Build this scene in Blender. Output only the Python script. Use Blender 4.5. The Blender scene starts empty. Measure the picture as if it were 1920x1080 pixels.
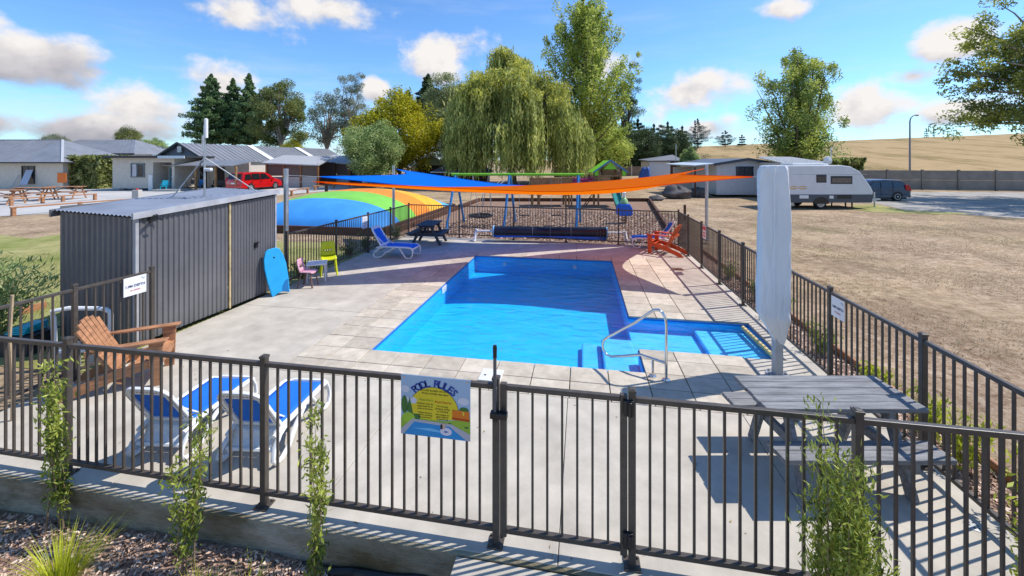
import bpy, bmesh, math, random
import numpy as np
from math import sin, cos, pi, radians, atan2, sqrt, exp
R = random.Random(7)
NR = np.random.default_rng(11)
scn = bpy.context.scene
COL = scn.collection

# ------------------------------------------------------------------ camera
# World axes follow the pool deck: x across the pool, y along it, z up (deck top = 0).
YAW = radians(9.7); CH = 2.9; FPX = 765.0; HOR = 301.0
cY, sY = cos(YAW), sin(YAW)
cam_d = bpy.data.cameras.new('camera'); cam_o = bpy.data.objects.new('camera', cam_d); COL.objects.link(cam_o)
cam_o.location = (0, 0, CH); cam_o.rotation_euler = (pi/2, 0, YAW)
cam_d.sensor_width = 36; cam_d.lens = 36*FPX/1920; cam_d.shift_y = -(540-HOR)/1920
cam_d.clip_start = 0.05; cam_d.clip_end = 6000
scn.camera = cam_o

# ------------------------------------------------------------------ sun, sky, exposure
SUN_AZ = atan2(.915, .402); SUN_EL = radians(53)
sd = bpy.data.lights.new('sun', 'SUN'); so = bpy.data.objects.new('sun', sd); COL.objects.link(so)
sd.energy = 3.35; sd.angle = radians(.53); sd.color = (1, .945, .87)
so.rotation_euler = (pi/2-SUN_EL, 0, pi-SUN_AZ)
so.location = (40, 20, 60)
scn.view_settings.view_transform = 'Standard'; scn.view_settings.look = 'None'
scn.view_settings.exposure = 0.66; scn.view_settings.gamma = 1.0
scn.view_settings.use_curve_mapping = False
scn.cycles.max_bounces = 8; scn.cycles.diffuse_bounces = 3; scn.cycles.transparent_max_bounces = 16
scn.cycles.caustics_reflective = False; scn.cycles.caustics_refractive = False
scn.cycles.use_denoising = True

def sky_world():
    w = bpy.data.worlds.new('World'); scn.world = w; w.use_nodes = True
    nt = w.node_tree; nt.nodes.clear(); N = nt.nodes.new; L = nt.links.new
    def mth(op, a, b=None, c=None, clamp=False):
        n = N('ShaderNodeMath'); n.operation = op; n.use_clamp = clamp
        for i, v in enumerate((a, b, c)):
            if v is None: continue
            if isinstance(v, (int, float)): n.inputs[i].default_value = v
            else: L(v, n.inputs[i])
        return n.outputs[0]
    sky = N('ShaderNodeTexSky'); sky.sky_type = 'NISHITA'; sky.sun_disc = False
    sky.sun_elevation = SUN_EL; sky.sun_rotation = SUN_AZ; sky.altitude = 100; sky.air_density = 1.0; sky.dust_density = .3; sky.ozone_density = 2.2
    tc = N('ShaderNodeTexCoord'); sx = N('ShaderNodeSeparateXYZ'); L(tc.outputs['Generated'], sx.inputs[0])
    # azimuth (from the street's long axis) and elevation of the view direction
    az = mth('ARCTAN2', sx.outputs[0], sx.outputs[1]); el = mth('ARCSINE', sx.outputs[2])
    cmb = N('ShaderNodeCombineXYZ'); L(az, cmb.inputs[0]); L(el, cmb.inputs[1]); q = cmb.outputs[0]
    # cumulus: each has a bearing, a height and a size in degrees; they go on all round the sky
    cl = [(-43.7,16.5,5,2.4,1),(-33.5,18.5,6.5,2.0,1),(-58.6,9.2,4.2,2.5,.42),(-51.5,6.0,3.9,2.3,.75),(-45.8,8.0,4.2,2.4,1),(-19.0,14.6,5.6,3.0,1),
          (12.6,8.6,6.0,3.1,1),(23.8,17.3,3.2,1.6,.9),(34.8,8.4,2.6,1.1,.9),(31.6,5.6,3.6,2.3,.9),(37.8,11.2,3.5,2.4,.9),(-28.4,9.5,1.8,1.6,.9),
          (-55.8,3.0,9,1.6,.25),(-62,3.3,3.4,1.8,.25),(37.6,4.5,3,1.3,.75),(16,4.2,5,1.6,.75),(3,12.5,4.5,2.2,.9),(-64.5,12,4,1.8,.8),
          (56,12,8,3,1),(75,8,9,3.5,.9),(95,15,8,4,1),(120,9,10,3.4,.9),(150,13,9,4,1),(178,8,9,3,.9),(-150,12,9,4,1),(-120,9,10,3.5,.9),(-92,13,8,3.5,1),(-78,7,6,2.6,.9)]
    nz = N('ShaderNodeTexNoise'); nz.inputs['Scale'].default_value = 6.5; nz.inputs['Detail'].default_value = 7; nz.inputs['Roughness'].default_value = .58
    mp = N('ShaderNodeMapping'); mp.inputs['Scale'].default_value = (1, 1.35, 1); L(q, mp.inputs[0]); L(mp.outputs[0], nz.inputs['Vector'])
    nz2 = N('ShaderNodeTexNoise'); nz2.inputs['Scale'].default_value = 6.5; nz2.inputs['Detail'].default_value = 7; nz2.inputs['Roughness'].default_value = .58
    mp2 = N('ShaderNodeMapping'); mp2.inputs['Scale'].default_value = (1, 1.35, 1); mp2.inputs['Location'].default_value = (.022, .03, 0); L(q, mp2.inputs[0]); L(mp2.outputs[0], nz2.inputs['Vector'])
    field = None; base = None
    for a, e, wd, h, s in cl:
        a = radians(a)+0; e, wd, h = radians(e), radians(wd*1.05), radians(h*1.1)
        va = N('ShaderNodeVectorMath'); va.operation = 'SUBTRACT'; L(q, va.inputs[0]); va.inputs[1].default_value = (a, e, 0)
        vb = N('ShaderNodeVectorMath'); vb.operation = 'MULTIPLY'; L(va.outputs[0], vb.inputs[0]); vb.inputs[1].default_value = (1/wd, 1/h, 0)
        vl = N('ShaderNodeVectorMath'); vl.operation = 'LENGTH'; L(vb.outputs[0], vl.inputs[0])
        f = mth('SUBTRACT', 1.0, vl.outputs['Value'])
        s2 = N('ShaderNodeSeparateXYZ'); L(vb.outputs[0], s2.inputs[0])
        g = mth('MULTIPLY_ADD', s2.outputs[1], .55, s-.35)         # lit top, grey base
        g = mth('ADD', g, mth('MULTIPLY', f, .0))
        w_ = mth('POWER', mth('MAXIMUM', mth('ADD', f, .6), .001), 3.0)
        if field is None: field, base, wsum = f, mth('MULTIPLY', g, w_), w_
        else:
            base = mth('MULTIPLY_ADD', g, w_, base); wsum = mth('ADD', wsum, w_)
            field = mth('SMOOTH_MAX', field, f, .25)
    base = mth('DIVIDE', base, mth('ADD', wsum, 1e-9))
    dens = mth('ADD', field, mth('MULTIPLY', mth('SUBTRACT', nz.outputs[0], .5), 3.6))
    def sstep(v, a, b):
        m = N('ShaderNodeMapRange'); m.interpolation_type = 'SMOOTHSTEP'; L(v, m.inputs[0])
        for i, x in ((1, a), (2, b), (3, 0), (4, 1)): m.inputs[i].default_value = x
        return m.outputs[0]
    fac = sstep(dens, -.12, .62)
    relief = mth('MULTIPLY', mth('SUBTRACT', nz.outputs[0], nz2.outputs[0]), 2.2)
    br = mth('ADD', sstep(base, -.55, .75), relief, clamp=True)
    ramp = N('ShaderNodeValToRGB'); L(br, ramp.inputs[0])
    ramp.color_ramp.elements[0].color = (1.8, 1.8, 2.05, 1); ramp.color_ramp.elements[1].color = (4.0, 3.85, 3.75, 1)
    e = ramp.color_ramp.elements.new(.5); e.color = (2.8, 2.7, 2.82, 1)
    # thin high cloud and the pale band low in the sky
    cz = N('ShaderNodeTexNoise'); cz.inputs['Scale'].default_value = 3.2; cz.inputs['Detail'].default_value = 6; cz.inputs['Roughness'].default_value = .62
    mp3 = N('ShaderNodeMapping'); mp3.inputs['Scale'].default_value = (.9, 5.5, 1); mp3.inputs['Rotation'].default_value = (0, 0, -.12); L(q, mp3.inputs[0]); L(mp3.outputs[0], cz.inputs['Vector'])
    low = mth('SUBTRACT', 1.0, sstep(el, radians(1), radians(13)))
    thin = mth('MULTIPLY', sstep(cz.outputs[0], .44, .72), mth('MULTIPLY_ADD', low, .62, .14))
    mixa = N('ShaderNodeMix'); mixa.data_type = 'RGBA'; L(thin, mixa.inputs[0])
    tint = N('ShaderNodeMix'); tint.data_type = 'RGBA'; tint.blend_type = 'MULTIPLY'; tint.inputs[0].default_value = 1; L(sky.outputs[0], tint.inputs[6]); tint.inputs[7].default_value = (.47, .69, .90, 1)
    L(tint.outputs[2], mixa.inputs[6]); mixa.inputs[7].default_value = (3.4, 3.6, 4.1, 1)
    mixb = N('ShaderNodeMix'); mixb.data_type = 'RGBA'; L(fac, mixb.inputs[0]); L(mixa.outputs[2], mixb.inputs[6]); L(ramp.outputs[0], mixb.inputs[7])
    bg = N('ShaderNodeBackground'); bg.inputs['Strength'].default_value = .15; L(mixb.outputs[2], bg.inputs[0])
    out = N('ShaderNodeOutputWorld'); L(bg.outputs[0], out.inputs[0])
sky_world()

# ------------------------------------------------------------------ helpers
def cam(X, Z): return (X*cY - Z*sY, X*sY + Z*cY)                 # camera-aligned metres -> world
def G(px, py, z=0.0):                                             # surveyed ground point
    Z = FPX*(CH-z)/(py-HOR); return cam((px-960)*Z/FPX, Z)
def at(px, Z): return cam((px-960)*Z/FPX, Z)
def zat(py, Z): return CH - (py-HOR)*Z/FPX

MATS = {}
def M(name, base, rough=.6, var=.12, scale=6.0, bump=0.0, bscale=None, metal=0.0, base2=None, trans=None, coord='Object', spec=.4, coat=0.0, rand=0.0, stretch=None, detail=5, bdist=.02, grime=None):
    if name in MATS: return MATS[name]
    m = bpy.data.materials.new(name); m.use_nodes = True; nt = m.node_tree; N = nt.nodes.new; L = nt.links.new
    p = nt.nodes['Principled BSDF']; out = nt.nodes['Material Output']
    p.inputs['Roughness'].default_value = rough; p.inputs['Metallic'].default_value = metal; p.inputs['Specular IOR Level'].default_value = spec
    if coat: p.inputs['Coat Weight'].default_value = coat; p.inputs['Coat Roughness'].default_value = .06
    tc = N('ShaderNodeTexCoord')
    src = N('ShaderNodeNewGeometry').outputs['Position'] if coord == 'Position' else tc.outputs[coord]
    if stretch:
        mp = N('ShaderNodeMapping'); mp.inputs['Scale'].default_value = stretch; L(src, mp.inputs[0]); src = mp.outputs[0]
    nz = N('ShaderNodeTexNoise'); nz.inputs['Scale'].default_value = scale; nz.inputs['Detail'].default_value = detail; nz.inputs['Roughness'].default_value = .6; L(src, nz.inputs['Vector'])
    c1 = base; c2 = base2 if base2 else tuple(x*(1-2.2*var) for x in base)
    if not base2: c1 = tuple(min(1, x*(1+1.2*var)) for x in base)
    rp = N('ShaderNodeValToRGB'); rp.color_ramp.elements[0].position = .3; rp.color_ramp.elements[1].position = .7
    rp.color_ramp.elements[0].color = (*c2, 1); rp.color_ramp.elements[1].color = (*c1, 1); L(nz.outputs[0], rp.inputs[0])
    colr = rp.outputs[0]
    if rand:
        gi = N('ShaderNodeNewGeometry'); oi = N('ShaderNodeObjectInfo')
        ad = N('ShaderNodeMath'); ad.operation = 'ADD'; L(gi.outputs['Random Per Island'], ad.inputs[0]); L(oi.outputs['Random'], ad.inputs[1])
        fr = N('ShaderNodeMath'); fr.operation = 'FRACT'; L(ad.outputs[0], fr.inputs[0])
        mr = N('ShaderNodeMapRange'); L(fr.outputs[0], mr.inputs[0]); mr.inputs[3].default_value = 1-rand; mr.inputs[4].default_value = 1+rand
        hs = N('ShaderNodeHueSaturation'); L(colr, hs.inputs['Color']); L(mr.outputs[0], hs.inputs['Value']); colr = hs.outputs[0]
    if grime:
        gs, g0, gc = grime; ng = N('ShaderNodeTexNoise'); ng.inputs['Scale'].default_value = gs; ng.inputs['Detail'].default_value = 10; ng.inputs['Roughness'].default_value = .68; L(src, ng.inputs['Vector'])
        rg = N('ShaderNodeValToRGB'); rg.color_ramp.elements[0].position = .36; rg.color_ramp.elements[1].position = .58; rg.color_ramp.elements[0].color = (*gc, 1); rg.color_ramp.elements[1].color = (1,1,1,1); L(ng.outputs[0], rg.inputs[0])
        mg = N('ShaderNodeMix'); mg.data_type = 'RGBA'; mg.blend_type = 'MULTIPLY'; mg.inputs[0].default_value = g0; L(colr, mg.inputs[6]); L(rg.outputs[0], mg.inputs[7]); colr = mg.outputs[2]
    L(colr, p.inputs['Base Color'])
    if bump:
        n2 = N('ShaderNodeTexNoise'); n2.inputs['Scale'].default_value = bscale or scale*8; n2.inputs['Detail'].default_value = 5; L(src, n2.inputs['Vector'])
        bp = N('ShaderNodeBump'); bp.inputs['Strength'].default_value = bump; bp.inputs['Distance'].default_value = bdist; L(n2.outputs[0], bp.inputs['Height']); L(bp.outputs[0], p.inputs['Normal'])
    if trans:
        tr = N('ShaderNodeBsdfTranslucent'); mx = N('ShaderNodeMixShader'); mx.inputs[0].default_value = trans
        L(colr, tr.inputs[0]); L(p.outputs[0], mx.inputs[1]); L(tr.outputs[0], mx.inputs[2]); L(mx.outputs[0], out.inputs[0])
    MATS[name] = m; return m
def leafmat(name, a, b, c=None, trans=.35, scale=.6):
    if name in MATS: return MATS[name]
    m = bpy.data.materials.new(name); m.use_nodes = True; nt = m.node_tree; N = nt.nodes.new; L = nt.links.new
    p = nt.nodes['Principled BSDF']; out = nt.nodes['Material Output']; p.inputs['Roughness'].default_value = .5; p.inputs['Specular IOR Level'].default_value = .35
    gi = N('ShaderNodeNewGeometry'); tc = N('ShaderNodeTexCoord'); nz = N('ShaderNodeTexNoise'); nz.inputs['Scale'].default_value = scale; L(tc.outputs['Object'], nz.inputs['Vector'])
    ad = N('ShaderNodeMath'); ad.operation = 'MULTIPLY_ADD'; L(gi.outputs['Random Per Island'], ad.inputs[0]); ad.inputs[1].default_value = .55
    sb = N('ShaderNodeMath'); sb.operation = 'MULTIPLY_ADD'; L(nz.outputs[0], sb.inputs[0]); sb.inputs[1].default_value = 1.5; sb.inputs[2].default_value = -.52; L(sb.outputs[0], ad.inputs[2])
    rp = N('ShaderNodeValToRGB'); L(ad.outputs[0], rp.inputs[0]); E = rp.color_ramp.elements
    E[0].position = .1; E[1].position = .9; E[0].color = (*a, 1); E[1].color = (*(c or b), 1)
    if c: e = E.new(.5); e.color = (*b, 1)
    L(rp.outputs[0], p.inputs['Base Color'])
    tr = N('ShaderNodeBsdfTranslucent'); L(rp.outputs[0], tr.inputs[0]); mx = N('ShaderNodeMixShader'); mx.inputs[0].default_value = trans
    L(p.outputs[0], mx.inputs[1]); L(tr.outputs[0], mx.inputs[2]); L(mx.outputs[0], out.inputs[0])
    MATS[name] = m; return m

def vsub(a, b): return (a[0]-b[0], a[1]-b[1], a[2]-b[2])
def vadd(a, b): return (a[0]+b[0], a[1]+b[1], a[2]+b[2])
def vmul(a, s): return (a[0]*s, a[1]*s, a[2]*s)
def vcross(a, b): return (a[1]*b[2]-a[2]*b[1], a[2]*b[0]-a[0]*b[2], a[0]*b[1]-a[1]*b[0])
def vnorm(a):
    l = sqrt(a[0]**2+a[1]**2+a[2]**2) or 1.0; return (a[0]/l, a[1]/l, a[2]/l)

class MB:
    def __init__(s): s.v = []; s.f = []
    def add(s, vs, fs):
        n = len(s.v); s.v += [tuple(v) for v in vs]; s.f += [tuple(i+n for i in f) for f in fs]; return s
    def box(s, c, d, rz=0.0, rx=0.0, ry=0.0):
        x, y, z = d[0]/2, d[1]/2, d[2]/2; vs = []
        for a, b, e in ((-x,-y,-z),(x,-y,-z),(x,y,-z),(-x,y,-z),(-x,-y,z),(x,-y,z),(x,y,z),(-x,y,z)):
            if rx: b, e = b*cos(rx)-e*sin(rx), b*sin(rx)+e*cos(rx)
            if ry: a, e = a*cos(ry)+e*sin(ry), -a*sin(ry)+e*cos(ry)
            if rz: a, b = a*cos(rz)-b*sin(rz), a*sin(rz)+b*cos(rz)
            vs.append((a+c[0], b+c[1], e+c[2]))
        return s.add(vs, ((0,3,2,1),(4,5,6,7),(0,1,5,4),(1,2,6,5),(2,3,7,6),(3,0,4,7)))
    def bar(s, p, q, w, h, up=(0,0,1)):
        d = vnorm(vsub(q, p)); a = vcross(d, up)
        if abs(a[0])+abs(a[1])+abs(a[2]) < 1e-4: a = (1,0,0)
        a = vnorm(a); b = vnorm(vcross(a, d)); vs = []
        for o in (p, q):
            for i, j in ((-1,-1),(1,-1),(1,1),(-1,1)):
                vs.append(vadd(o, vadd(vmul(a, i*w/2), vmul(b, j*h/2))))
        return s.add(vs, ((0,3,2,1),(4,5,6,7),(0,1,5,4),(1,2,6,5),(2,3,7,6),(3,0,4,7)))
    def tube(s, pts, r, n=8, closed=False, sq=None):
        m = len(pts); rings = []; pn = None
        for i in range(m):
            a = pts[i-1] if (i or closed) else pts[0]; b = pts[(i+1) % m] if (i < m-1 or closed) else pts[m-1]
            d = vnorm(vsub(b, a))
            if pn is None:
                u = (0,0,1) if abs(d[2]) < .9 else (1,0,0); u = vnorm(vcross(d, u))
            else:
                u = vsub(pn, vmul(d, pn[0]*d[0]+pn[1]*d[1]+pn[2]*d[2])); u = vnorm(u)
            pn = u; w = vcross(d, u); rr = r[i] if isinstance(r, (list, tuple)) else r
            rings.append([vadd(pts[i], vadd(vmul(u, rr*cos(2*pi*k/n)), vmul(w, rr*sin(2*pi*k/n)*(sq or 1)))) for k in range(n)])
        return s.loft(rings, cap=not closed, closed=closed)
    def loft(s, rings, cap=True, closed=False):
        n = len(rings[0]); vs = [v for r in rings for v in r]; fs = []
        for i in range(len(rings) if closed else len(rings)-1):
            j = (i+1) % len(rings)
            for k in range(n):
                fs.append((i*n+k, i*n+(k+1) % n, j*n+(k+1) % n, j*n+k))
        if cap: fs += [tuple(range(n))[::-1], tuple((len(rings)-1)*n+k for k in range(n))]
        return s.add(vs, fs)
    def lathe(s, prof, c=(0,0,0), n=16, axis='z'):
        rings = []
        for r, h in prof:
            ring = []
            for k in range(n):
                a = 2*pi*k/n; x, y = r*cos(a), r*sin(a)
                ring.append((c[0]+x, c[1]+y, c[2]+h) if axis == 'z' else ((c[0]+x, c[1]+h, c[2]-y) if axis == 'y' else (c[0]+h, c[1]+x, c[2]+y)))
            rings.append(ring)
        return s.loft(rings)
    def prism(s, poly, a, b, plane='xz'):
        n = len(poly)
        def P(p, t): return (p[0], t, p[1]) if plane == 'xz' else ((t, p[0], p[1]) if plane == 'yz' else (p[0], p[1], t))
        vs = [P(p, a) for p in poly]+[P(p, b) for p in poly]
        return s.add(vs, [tuple(range(n)), tuple(range(2*n-1, n-1, -1))]+[(k, n+k, n+(k+1) % n, (k+1) % n) for k in range(n)])
    def poly(s, pts): return s.add(pts, [tuple(range(len(pts)))])
    def grid(s, fn, nu, nv):
        vs = [fn(i/nu, j/nv) for j in range(nv+1) for i in range(nu+1)]
        return s.add(vs, [(j*(nu+1)+i, j*(nu+1)+i+1, (j+1)*(nu+1)+i+1, (j+1)*(nu+1)+i) for j in range(nv) for i in range(nu)])
    def mesh(s, name, mat=None, smooth=False):
        me = bpy.data.meshes.new(name); me.from_pydata(s.v, [], s.f)
        if smooth is not False:
            me.polygons.foreach_set('use_smooth', [True]*len(me.polygons))
            try: me.set_sharp_from_angle(angle=radians(40 if smooth is True else smooth))
            except Exception: pass
        bm = bmesh.new(); bm.from_mesh(me); bmesh.ops.recalc_face_normals(bm, faces=bm.faces); bm.to_mesh(me); bm.free()
        if mat: me.materials.append(mat)
        return me
    def build(s, name, mat, parent=None, smooth=False, bevel=0.0, label=None):
        return link(name, s.mesh(name, mat, smooth), parent, bevel, label)
def link(name, me, parent=None, bevel=0.0, label=None):
    o = bpy.data.objects.new(name, me); COL.objects.link(o)
    if parent: o.parent = parent
    if bevel:
        b = o.modifiers.new('edge', 'BEVEL'); b.width = bevel; b.segments = 2; b.limit_method = 'ANGLE'; b.angle_limit = radians(35)
    if label: o['label'] = label
    return o
def thing(name, label, cat, loc=(0,0,0), rz=0.0, group=None, s=1.0):
    o = bpy.data.objects.new(name, None); COL.objects.link(o); o.empty_display_size = .2
    o.location = loc if len(loc) == 3 else (loc[0], loc[1], 0); o.rotation_euler = (0, 0, rz); o.scale = (s, s, s)
    o['label'] = label; o['category'] = cat
    if group: o['group'] = group
    return o
def tag(o, label=None, cat=None, group=None, kind=None):
    for k, v in (('label', label), ('category', cat), ('group', group), ('kind', kind)):
        if v: o[k] = v
    return o
def struct(name, mb, mat, smooth=False, parent=None, bevel=0.0):
    o = mb.build(name, mat, parent, smooth, bevel)
    if not parent: o['kind'] = 'structure'
    return o
def setting(name):
    o = bpy.data.objects.new(name, None); COL.objects.link(o); o['kind'] = 'structure'; return o
def dup(root, loc, rz=None, label=None, group=None, s=None):
    r = root.copy(); COL.objects.link(r); r.location = loc if len(loc) == 3 else (loc[0], loc[1], root.location[2])
    if rz is not None: r.rotation_euler = (0, 0, rz)
    if s: r.scale = (s, s, s)
    if label: r['label'] = label
    if group: r['group'] = group
    for ch in list(root.children):
        c = ch.copy(); COL.objects.link(c); c.parent = r
        for g in list(ch.children):
            d = g.copy(); COL.objects.link(d); d.parent = c
    return r
def text_into(mb, txt, size, cx, cz, y, rot=0.0, bold=.012):
    cu = bpy.data.curves.new('t', 'FONT'); cu.body = txt; cu.size = size; cu.align_x = 'CENTER'; cu.align_y = 'CENTER'; cu.resolution_u = 2; cu.offset = size*bold
    ob = bpy.data.objects.new('t', cu); COL.objects.link(ob); dg = bpy.context.evaluated_depsgraph_get(); dg.update()
    me = bpy.data.meshes.new_from_object(ob.evaluated_get(dg)); n0 = [v.co.copy() for v in me.vertices]
    vs = [(cx+v.x*cos(rot)-v.y*sin(rot), y, cz+v.x*sin(rot)+v.y*cos(rot)) for v in n0]
    mb.add(vs, [tuple(p.vertices) for p in me.polygons])
    bpy.data.objects.remove(ob); bpy.data.curves.remove(cu); bpy.data.meshes.remove(me)

# numpy mesh for foliage: quads given as (n,4,3)
def quads_obj(name, q, mat, parent=None, kind=None):
    n = len(q); me = bpy.data.meshes.new(name); me.vertices.add(n*4); me.vertices.foreach_set('co', q.reshape(-1).astype(np.float32))
    me.loops.add(n*4); me.loops.foreach_set('vertex_index', np.arange(n*4, dtype=np.int32))
    me.polygons.add(n); me.polygons.foreach_set('loop_start', np.arange(0, n*4, 4, dtype=np.int32)); me.polygons.foreach_set('loop_total', np.full(n, 4, dtype=np.int32))
    me.update(calc_edges=True); me.materials.append(mat)
    o = link(name, me, parent)
    if kind: o['kind'] = kind
    return o
def unit(n):
    v = NR.normal(size=(n, 3)); return v/np.linalg.norm(v, axis=1, keepdims=True)
def leaves(c, length, width, axis=None, spread=1.0, nrm=None, bend=0.0):
    """diamond leaf quads at centres c; axis biases their long direction"""
    n = len(c); a = unit(n)
    if axis is not None: a = a*spread + axis; a /= np.linalg.norm(a, axis=1, keepdims=True)
    b = unit(n) if nrm is None else np.cross(a, nrm+unit(n)*.5); b -= a*np.sum(a*b, axis=1, keepdims=True); b /= np.linalg.norm(b, axis=1, keepdims=True)+1e-9
    L = (np.asarray(length)*NR.uniform(.7, 1.3, n))[:, None]; W = (np.asarray(width)*NR.uniform(.7, 1.3, n))[:, None]
    return np.stack([c-a*L*.5, c+b*W*.5-a*L*.05, c+a*L*.5, c-b*W*.5-a*L*.05], axis=1)

# ------------------------------------------------------------------ materials
conc = M('pale_concrete', (.515,.468,.39), .82, .10, 2.6, .3, 60, detail=10, bdist=.004, coord='Position', grime=(.7,.5,(.72,.71,.69)))
paver_m = M('cream_paver', (.535,.47,.375), .85, .09, 7, .35, 90, rand=.15, bdist=.004, coord='Position', grime=(1.6,.55,(.70,.68,.65)))
wallc = M('weathered_concrete', (.46,.42,.34), .9, .1, 1.1, .8, 30, base2=(.22,.19,.11), detail=10, coord='Position', stretch=(.7,1,1.8), grime=(1.9,.9,(.36,.31,.19)))
black = M('black_paint', (.018,.017,.017), .33, .15, 9, .05)
bronze = M('dark_bronze_powdercoat', (.080,.066,.054), .40, .12, 14, .06, 120)
steel = M('stainless_steel', (.72,.72,.70), .14, .05, 8, metal=1)
galv = M('galvanised_steel', (.50,.51,.52), .42, .12, 5, metal=.8)
white = M('white_plastic', (.80,.80,.79), .4, .03, 3)
blue_sling = M('blue_sling_fabric', (.008,.165,.72), .75, .1, 90, .25, 400)
wood_red = M('reddish_stained_wood', (.43,.205,.10), .6, .2, 4, .3, 30, stretch=(1,1,8))
orange_wood = M('orange_painted_wood', (.62,.085,.012), .45, .1, 6, .1)
grey_wood = M('weathered_grey_wood', (.25,.25,.255), .85, .2, 3.5, .6, 26, stretch=(1,9,9), bdist=.01)
dark_wood = M('charcoal_stained_wood', (.06,.066,.085), .7, .15, 5, .3)
brown_wood = M('brown_stained_timber', (.10,.042,.022), .75, .2, 4, .4)
tan_wood = M('treated_pine', (.34,.19,.085), .75, .2, 3, .4)
# ------------------------------------------------------------------ ground and setting
def inv(u, v): return (u*cY+v*sY, -u*sY+v*cY)
def sst(a, b, x): t = max(0, min(1, (x-a)/(b-a))); return t*t*(3-2*t)
def hillz(x, y):
    X, Z = inv(x, y)
    cr = 7.9*sst(-10, 64, X)+max(0, X-64)*.040
    t = max(0, min(1, (Z-47)/95.0)); t = t*(1.25-.25*t) if t < 1 else 1
    return cr*t*(1-.6*sst(190, 500, Z))
def gz(x, y):
    z = -.07+hillz(x, y)
    if y < 2.93 and x > -14 and x < 9 and y > -8: z = -.30-.16*sst(-4, -.9, x) if x < 1.5 else -.28
    return z
xs = sorted(set([-2500,-1200,-600,-350]+list(range(-240,-60,12))+list(range(-60,-12,4))+[-11,-10,-9,-8,-7.2,-6.72,-6,-5,-4,-3,-2,-1,0,1,1.5,2,2.5,3.24,3.9,4.5,5,6,7,8,9,10,11]+list(range(12,60,4))+list(range(60,320,10))+[360,450,600,1200,2500]))
ys = sorted(set([-400,-100,-40,-20,-8,-4,-2,0,1,1.5,2,2.5,2.92,2.94,4,5.5,7,8,10,12,14.3]+list(range(16,60,4))+list(range(60,260,8))+[280,320,400,600,1000,2500]))
g = MB(); nx = len(xs)
g.v = [(x, y, gz(x, y)) for y in ys for x in xs]
for j in range(len(ys)-1):
    for i in range(nx-1):
        mx_, my_ = (xs[i]+xs[i+1])/2, (ys[j]+ys[j+1])/2
        if -6.72 < mx_ < 3.24 and 2.94 < my_ < 14.3: continue
        g.f.append((j*nx+i, j*nx+i+1, (j+1)*nx+i+1, (j+1)*nx+i))
def ground_mat():
    m = bpy.data.materials.new('dry_field'); m.use_nodes = True; nt = m.node_tree; N = nt.nodes.new; L = nt.links.new; p = nt.nodes['Principled BSDF']; p.inputs['Roughness'].default_value = .95; p.inputs['Specular IOR Level'].default_value = .1
    tc = N('ShaderNodeTexCoord'); o = tc.outputs['Object']
    def noise(sc, det=6, rough=.6, st=None):
        n = N('ShaderNodeTexNoise'); n.inputs['Scale'].default_value = sc; n.inputs['Detail'].default_value = det; n.inputs['Roughness'].default_value = rough
        if st: mp = N('ShaderNodeMapping'); mp.inputs['Scale'].default_value = st; L(o, mp.inputs[0]); L(mp.outputs[0], n.inputs['Vector'])
        else: L(o, n.inputs['Vector'])
        return n.outputs[0]
    def ramp(f, stops):
        r = N('ShaderNodeValToRGB'); E = r.color_ramp.elements
        E[0].position, E[0].color = stops[0][0], (*stops[0][1], 1); E[1].position, E[1].color = stops[-1][0], (*stops[-1][1], 1)
        for s in stops[1:-1]: e = E.new(s[0]); e.color = (*s[1], 1)
        L(f, r.inputs[0]); return r.outputs[0]
    def mix(f, a, b):
        x = N('ShaderNodeMix'); x.data_type = 'RGBA'; L(f, x.inputs[0]); L(a, x.inputs[6]); L(b, x.inputs[7]); return x.outputs[2]
    c1 = ramp(noise(7.5, 12, .80), [(.33,(.11,.07,.045)),(.43,(.33,.225,.14)),(.52,(.49,.355,.235)),(.66,(.70,.57,.42))])
    c2 = ramp(noise(5.0, 12, .80), [(.36,(.14,.10,.055)),(.5,(.39,.285,.17)),(.66,(.60,.48,.32))])
    big = ramp(noise(.22, 4, .6), [(.38,(0,0,0)),(.62,(1,1,1))])
    c = mix(big, c1, c2)
    worn = ramp(noise(.42, 9, .72), [(.40,(.62,.60,.60)),(.56,(1.0,1.0,1.0)),(.72,(1.12,1.08,1.02))]); wm = N('ShaderNodeMix'); wm.data_type = 'RGBA'; wm.blend_type = 'MULTIPLY'; wm.inputs[0].default_value = .85; L(c, wm.inputs[6]); L(worn, wm.inputs[7]); c = wm.outputs[2]
    grn = ramp(noise(.16, 7, .68), [(.57,(0,0,0)),(.70,(.75,.75,.75))])
    gcol = ramp(noise(7, 8, .7), [(.35,(.075,.085,.022)),(.65,(.25,.23,.08))])
    c = mix(grn, c, gcol)
    # paddock on the rise: golden, finer streaks along the contour
    sp = N('ShaderNodeSeparateXYZ'); L(o, sp.inputs[0])
    hf = N('ShaderNodeMapRange'); L(sp.outputs[2], hf.inputs[0]); hf.inputs[1].default_value = .1; hf.inputs[2].default_value = .8
    hc = ramp(noise(.12, 10, .76, (1.3,.38,.5)), [(.36,(.17,.135,.055)),(.45,(.31,.215,.095)),(.54,(.42,.295,.15)),(.62,(.35,.235,.11)),(.72,(.21,.175,.065))])
    c = mix(hf.outputs[0], c, hc)
    L(c, p.inputs['Base Color'])
    bp = N('ShaderNodeBump'); bp.inputs['Strength'].default_value = .8; bp.inputs['Distance'].default_value = .06; L(noise(11, 8, .75), bp.inputs['Height']); L(bp.outputs[0], p.inputs['Normal'])
    return m
struct('ground', g, ground_mat(), smooth=True)

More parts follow.
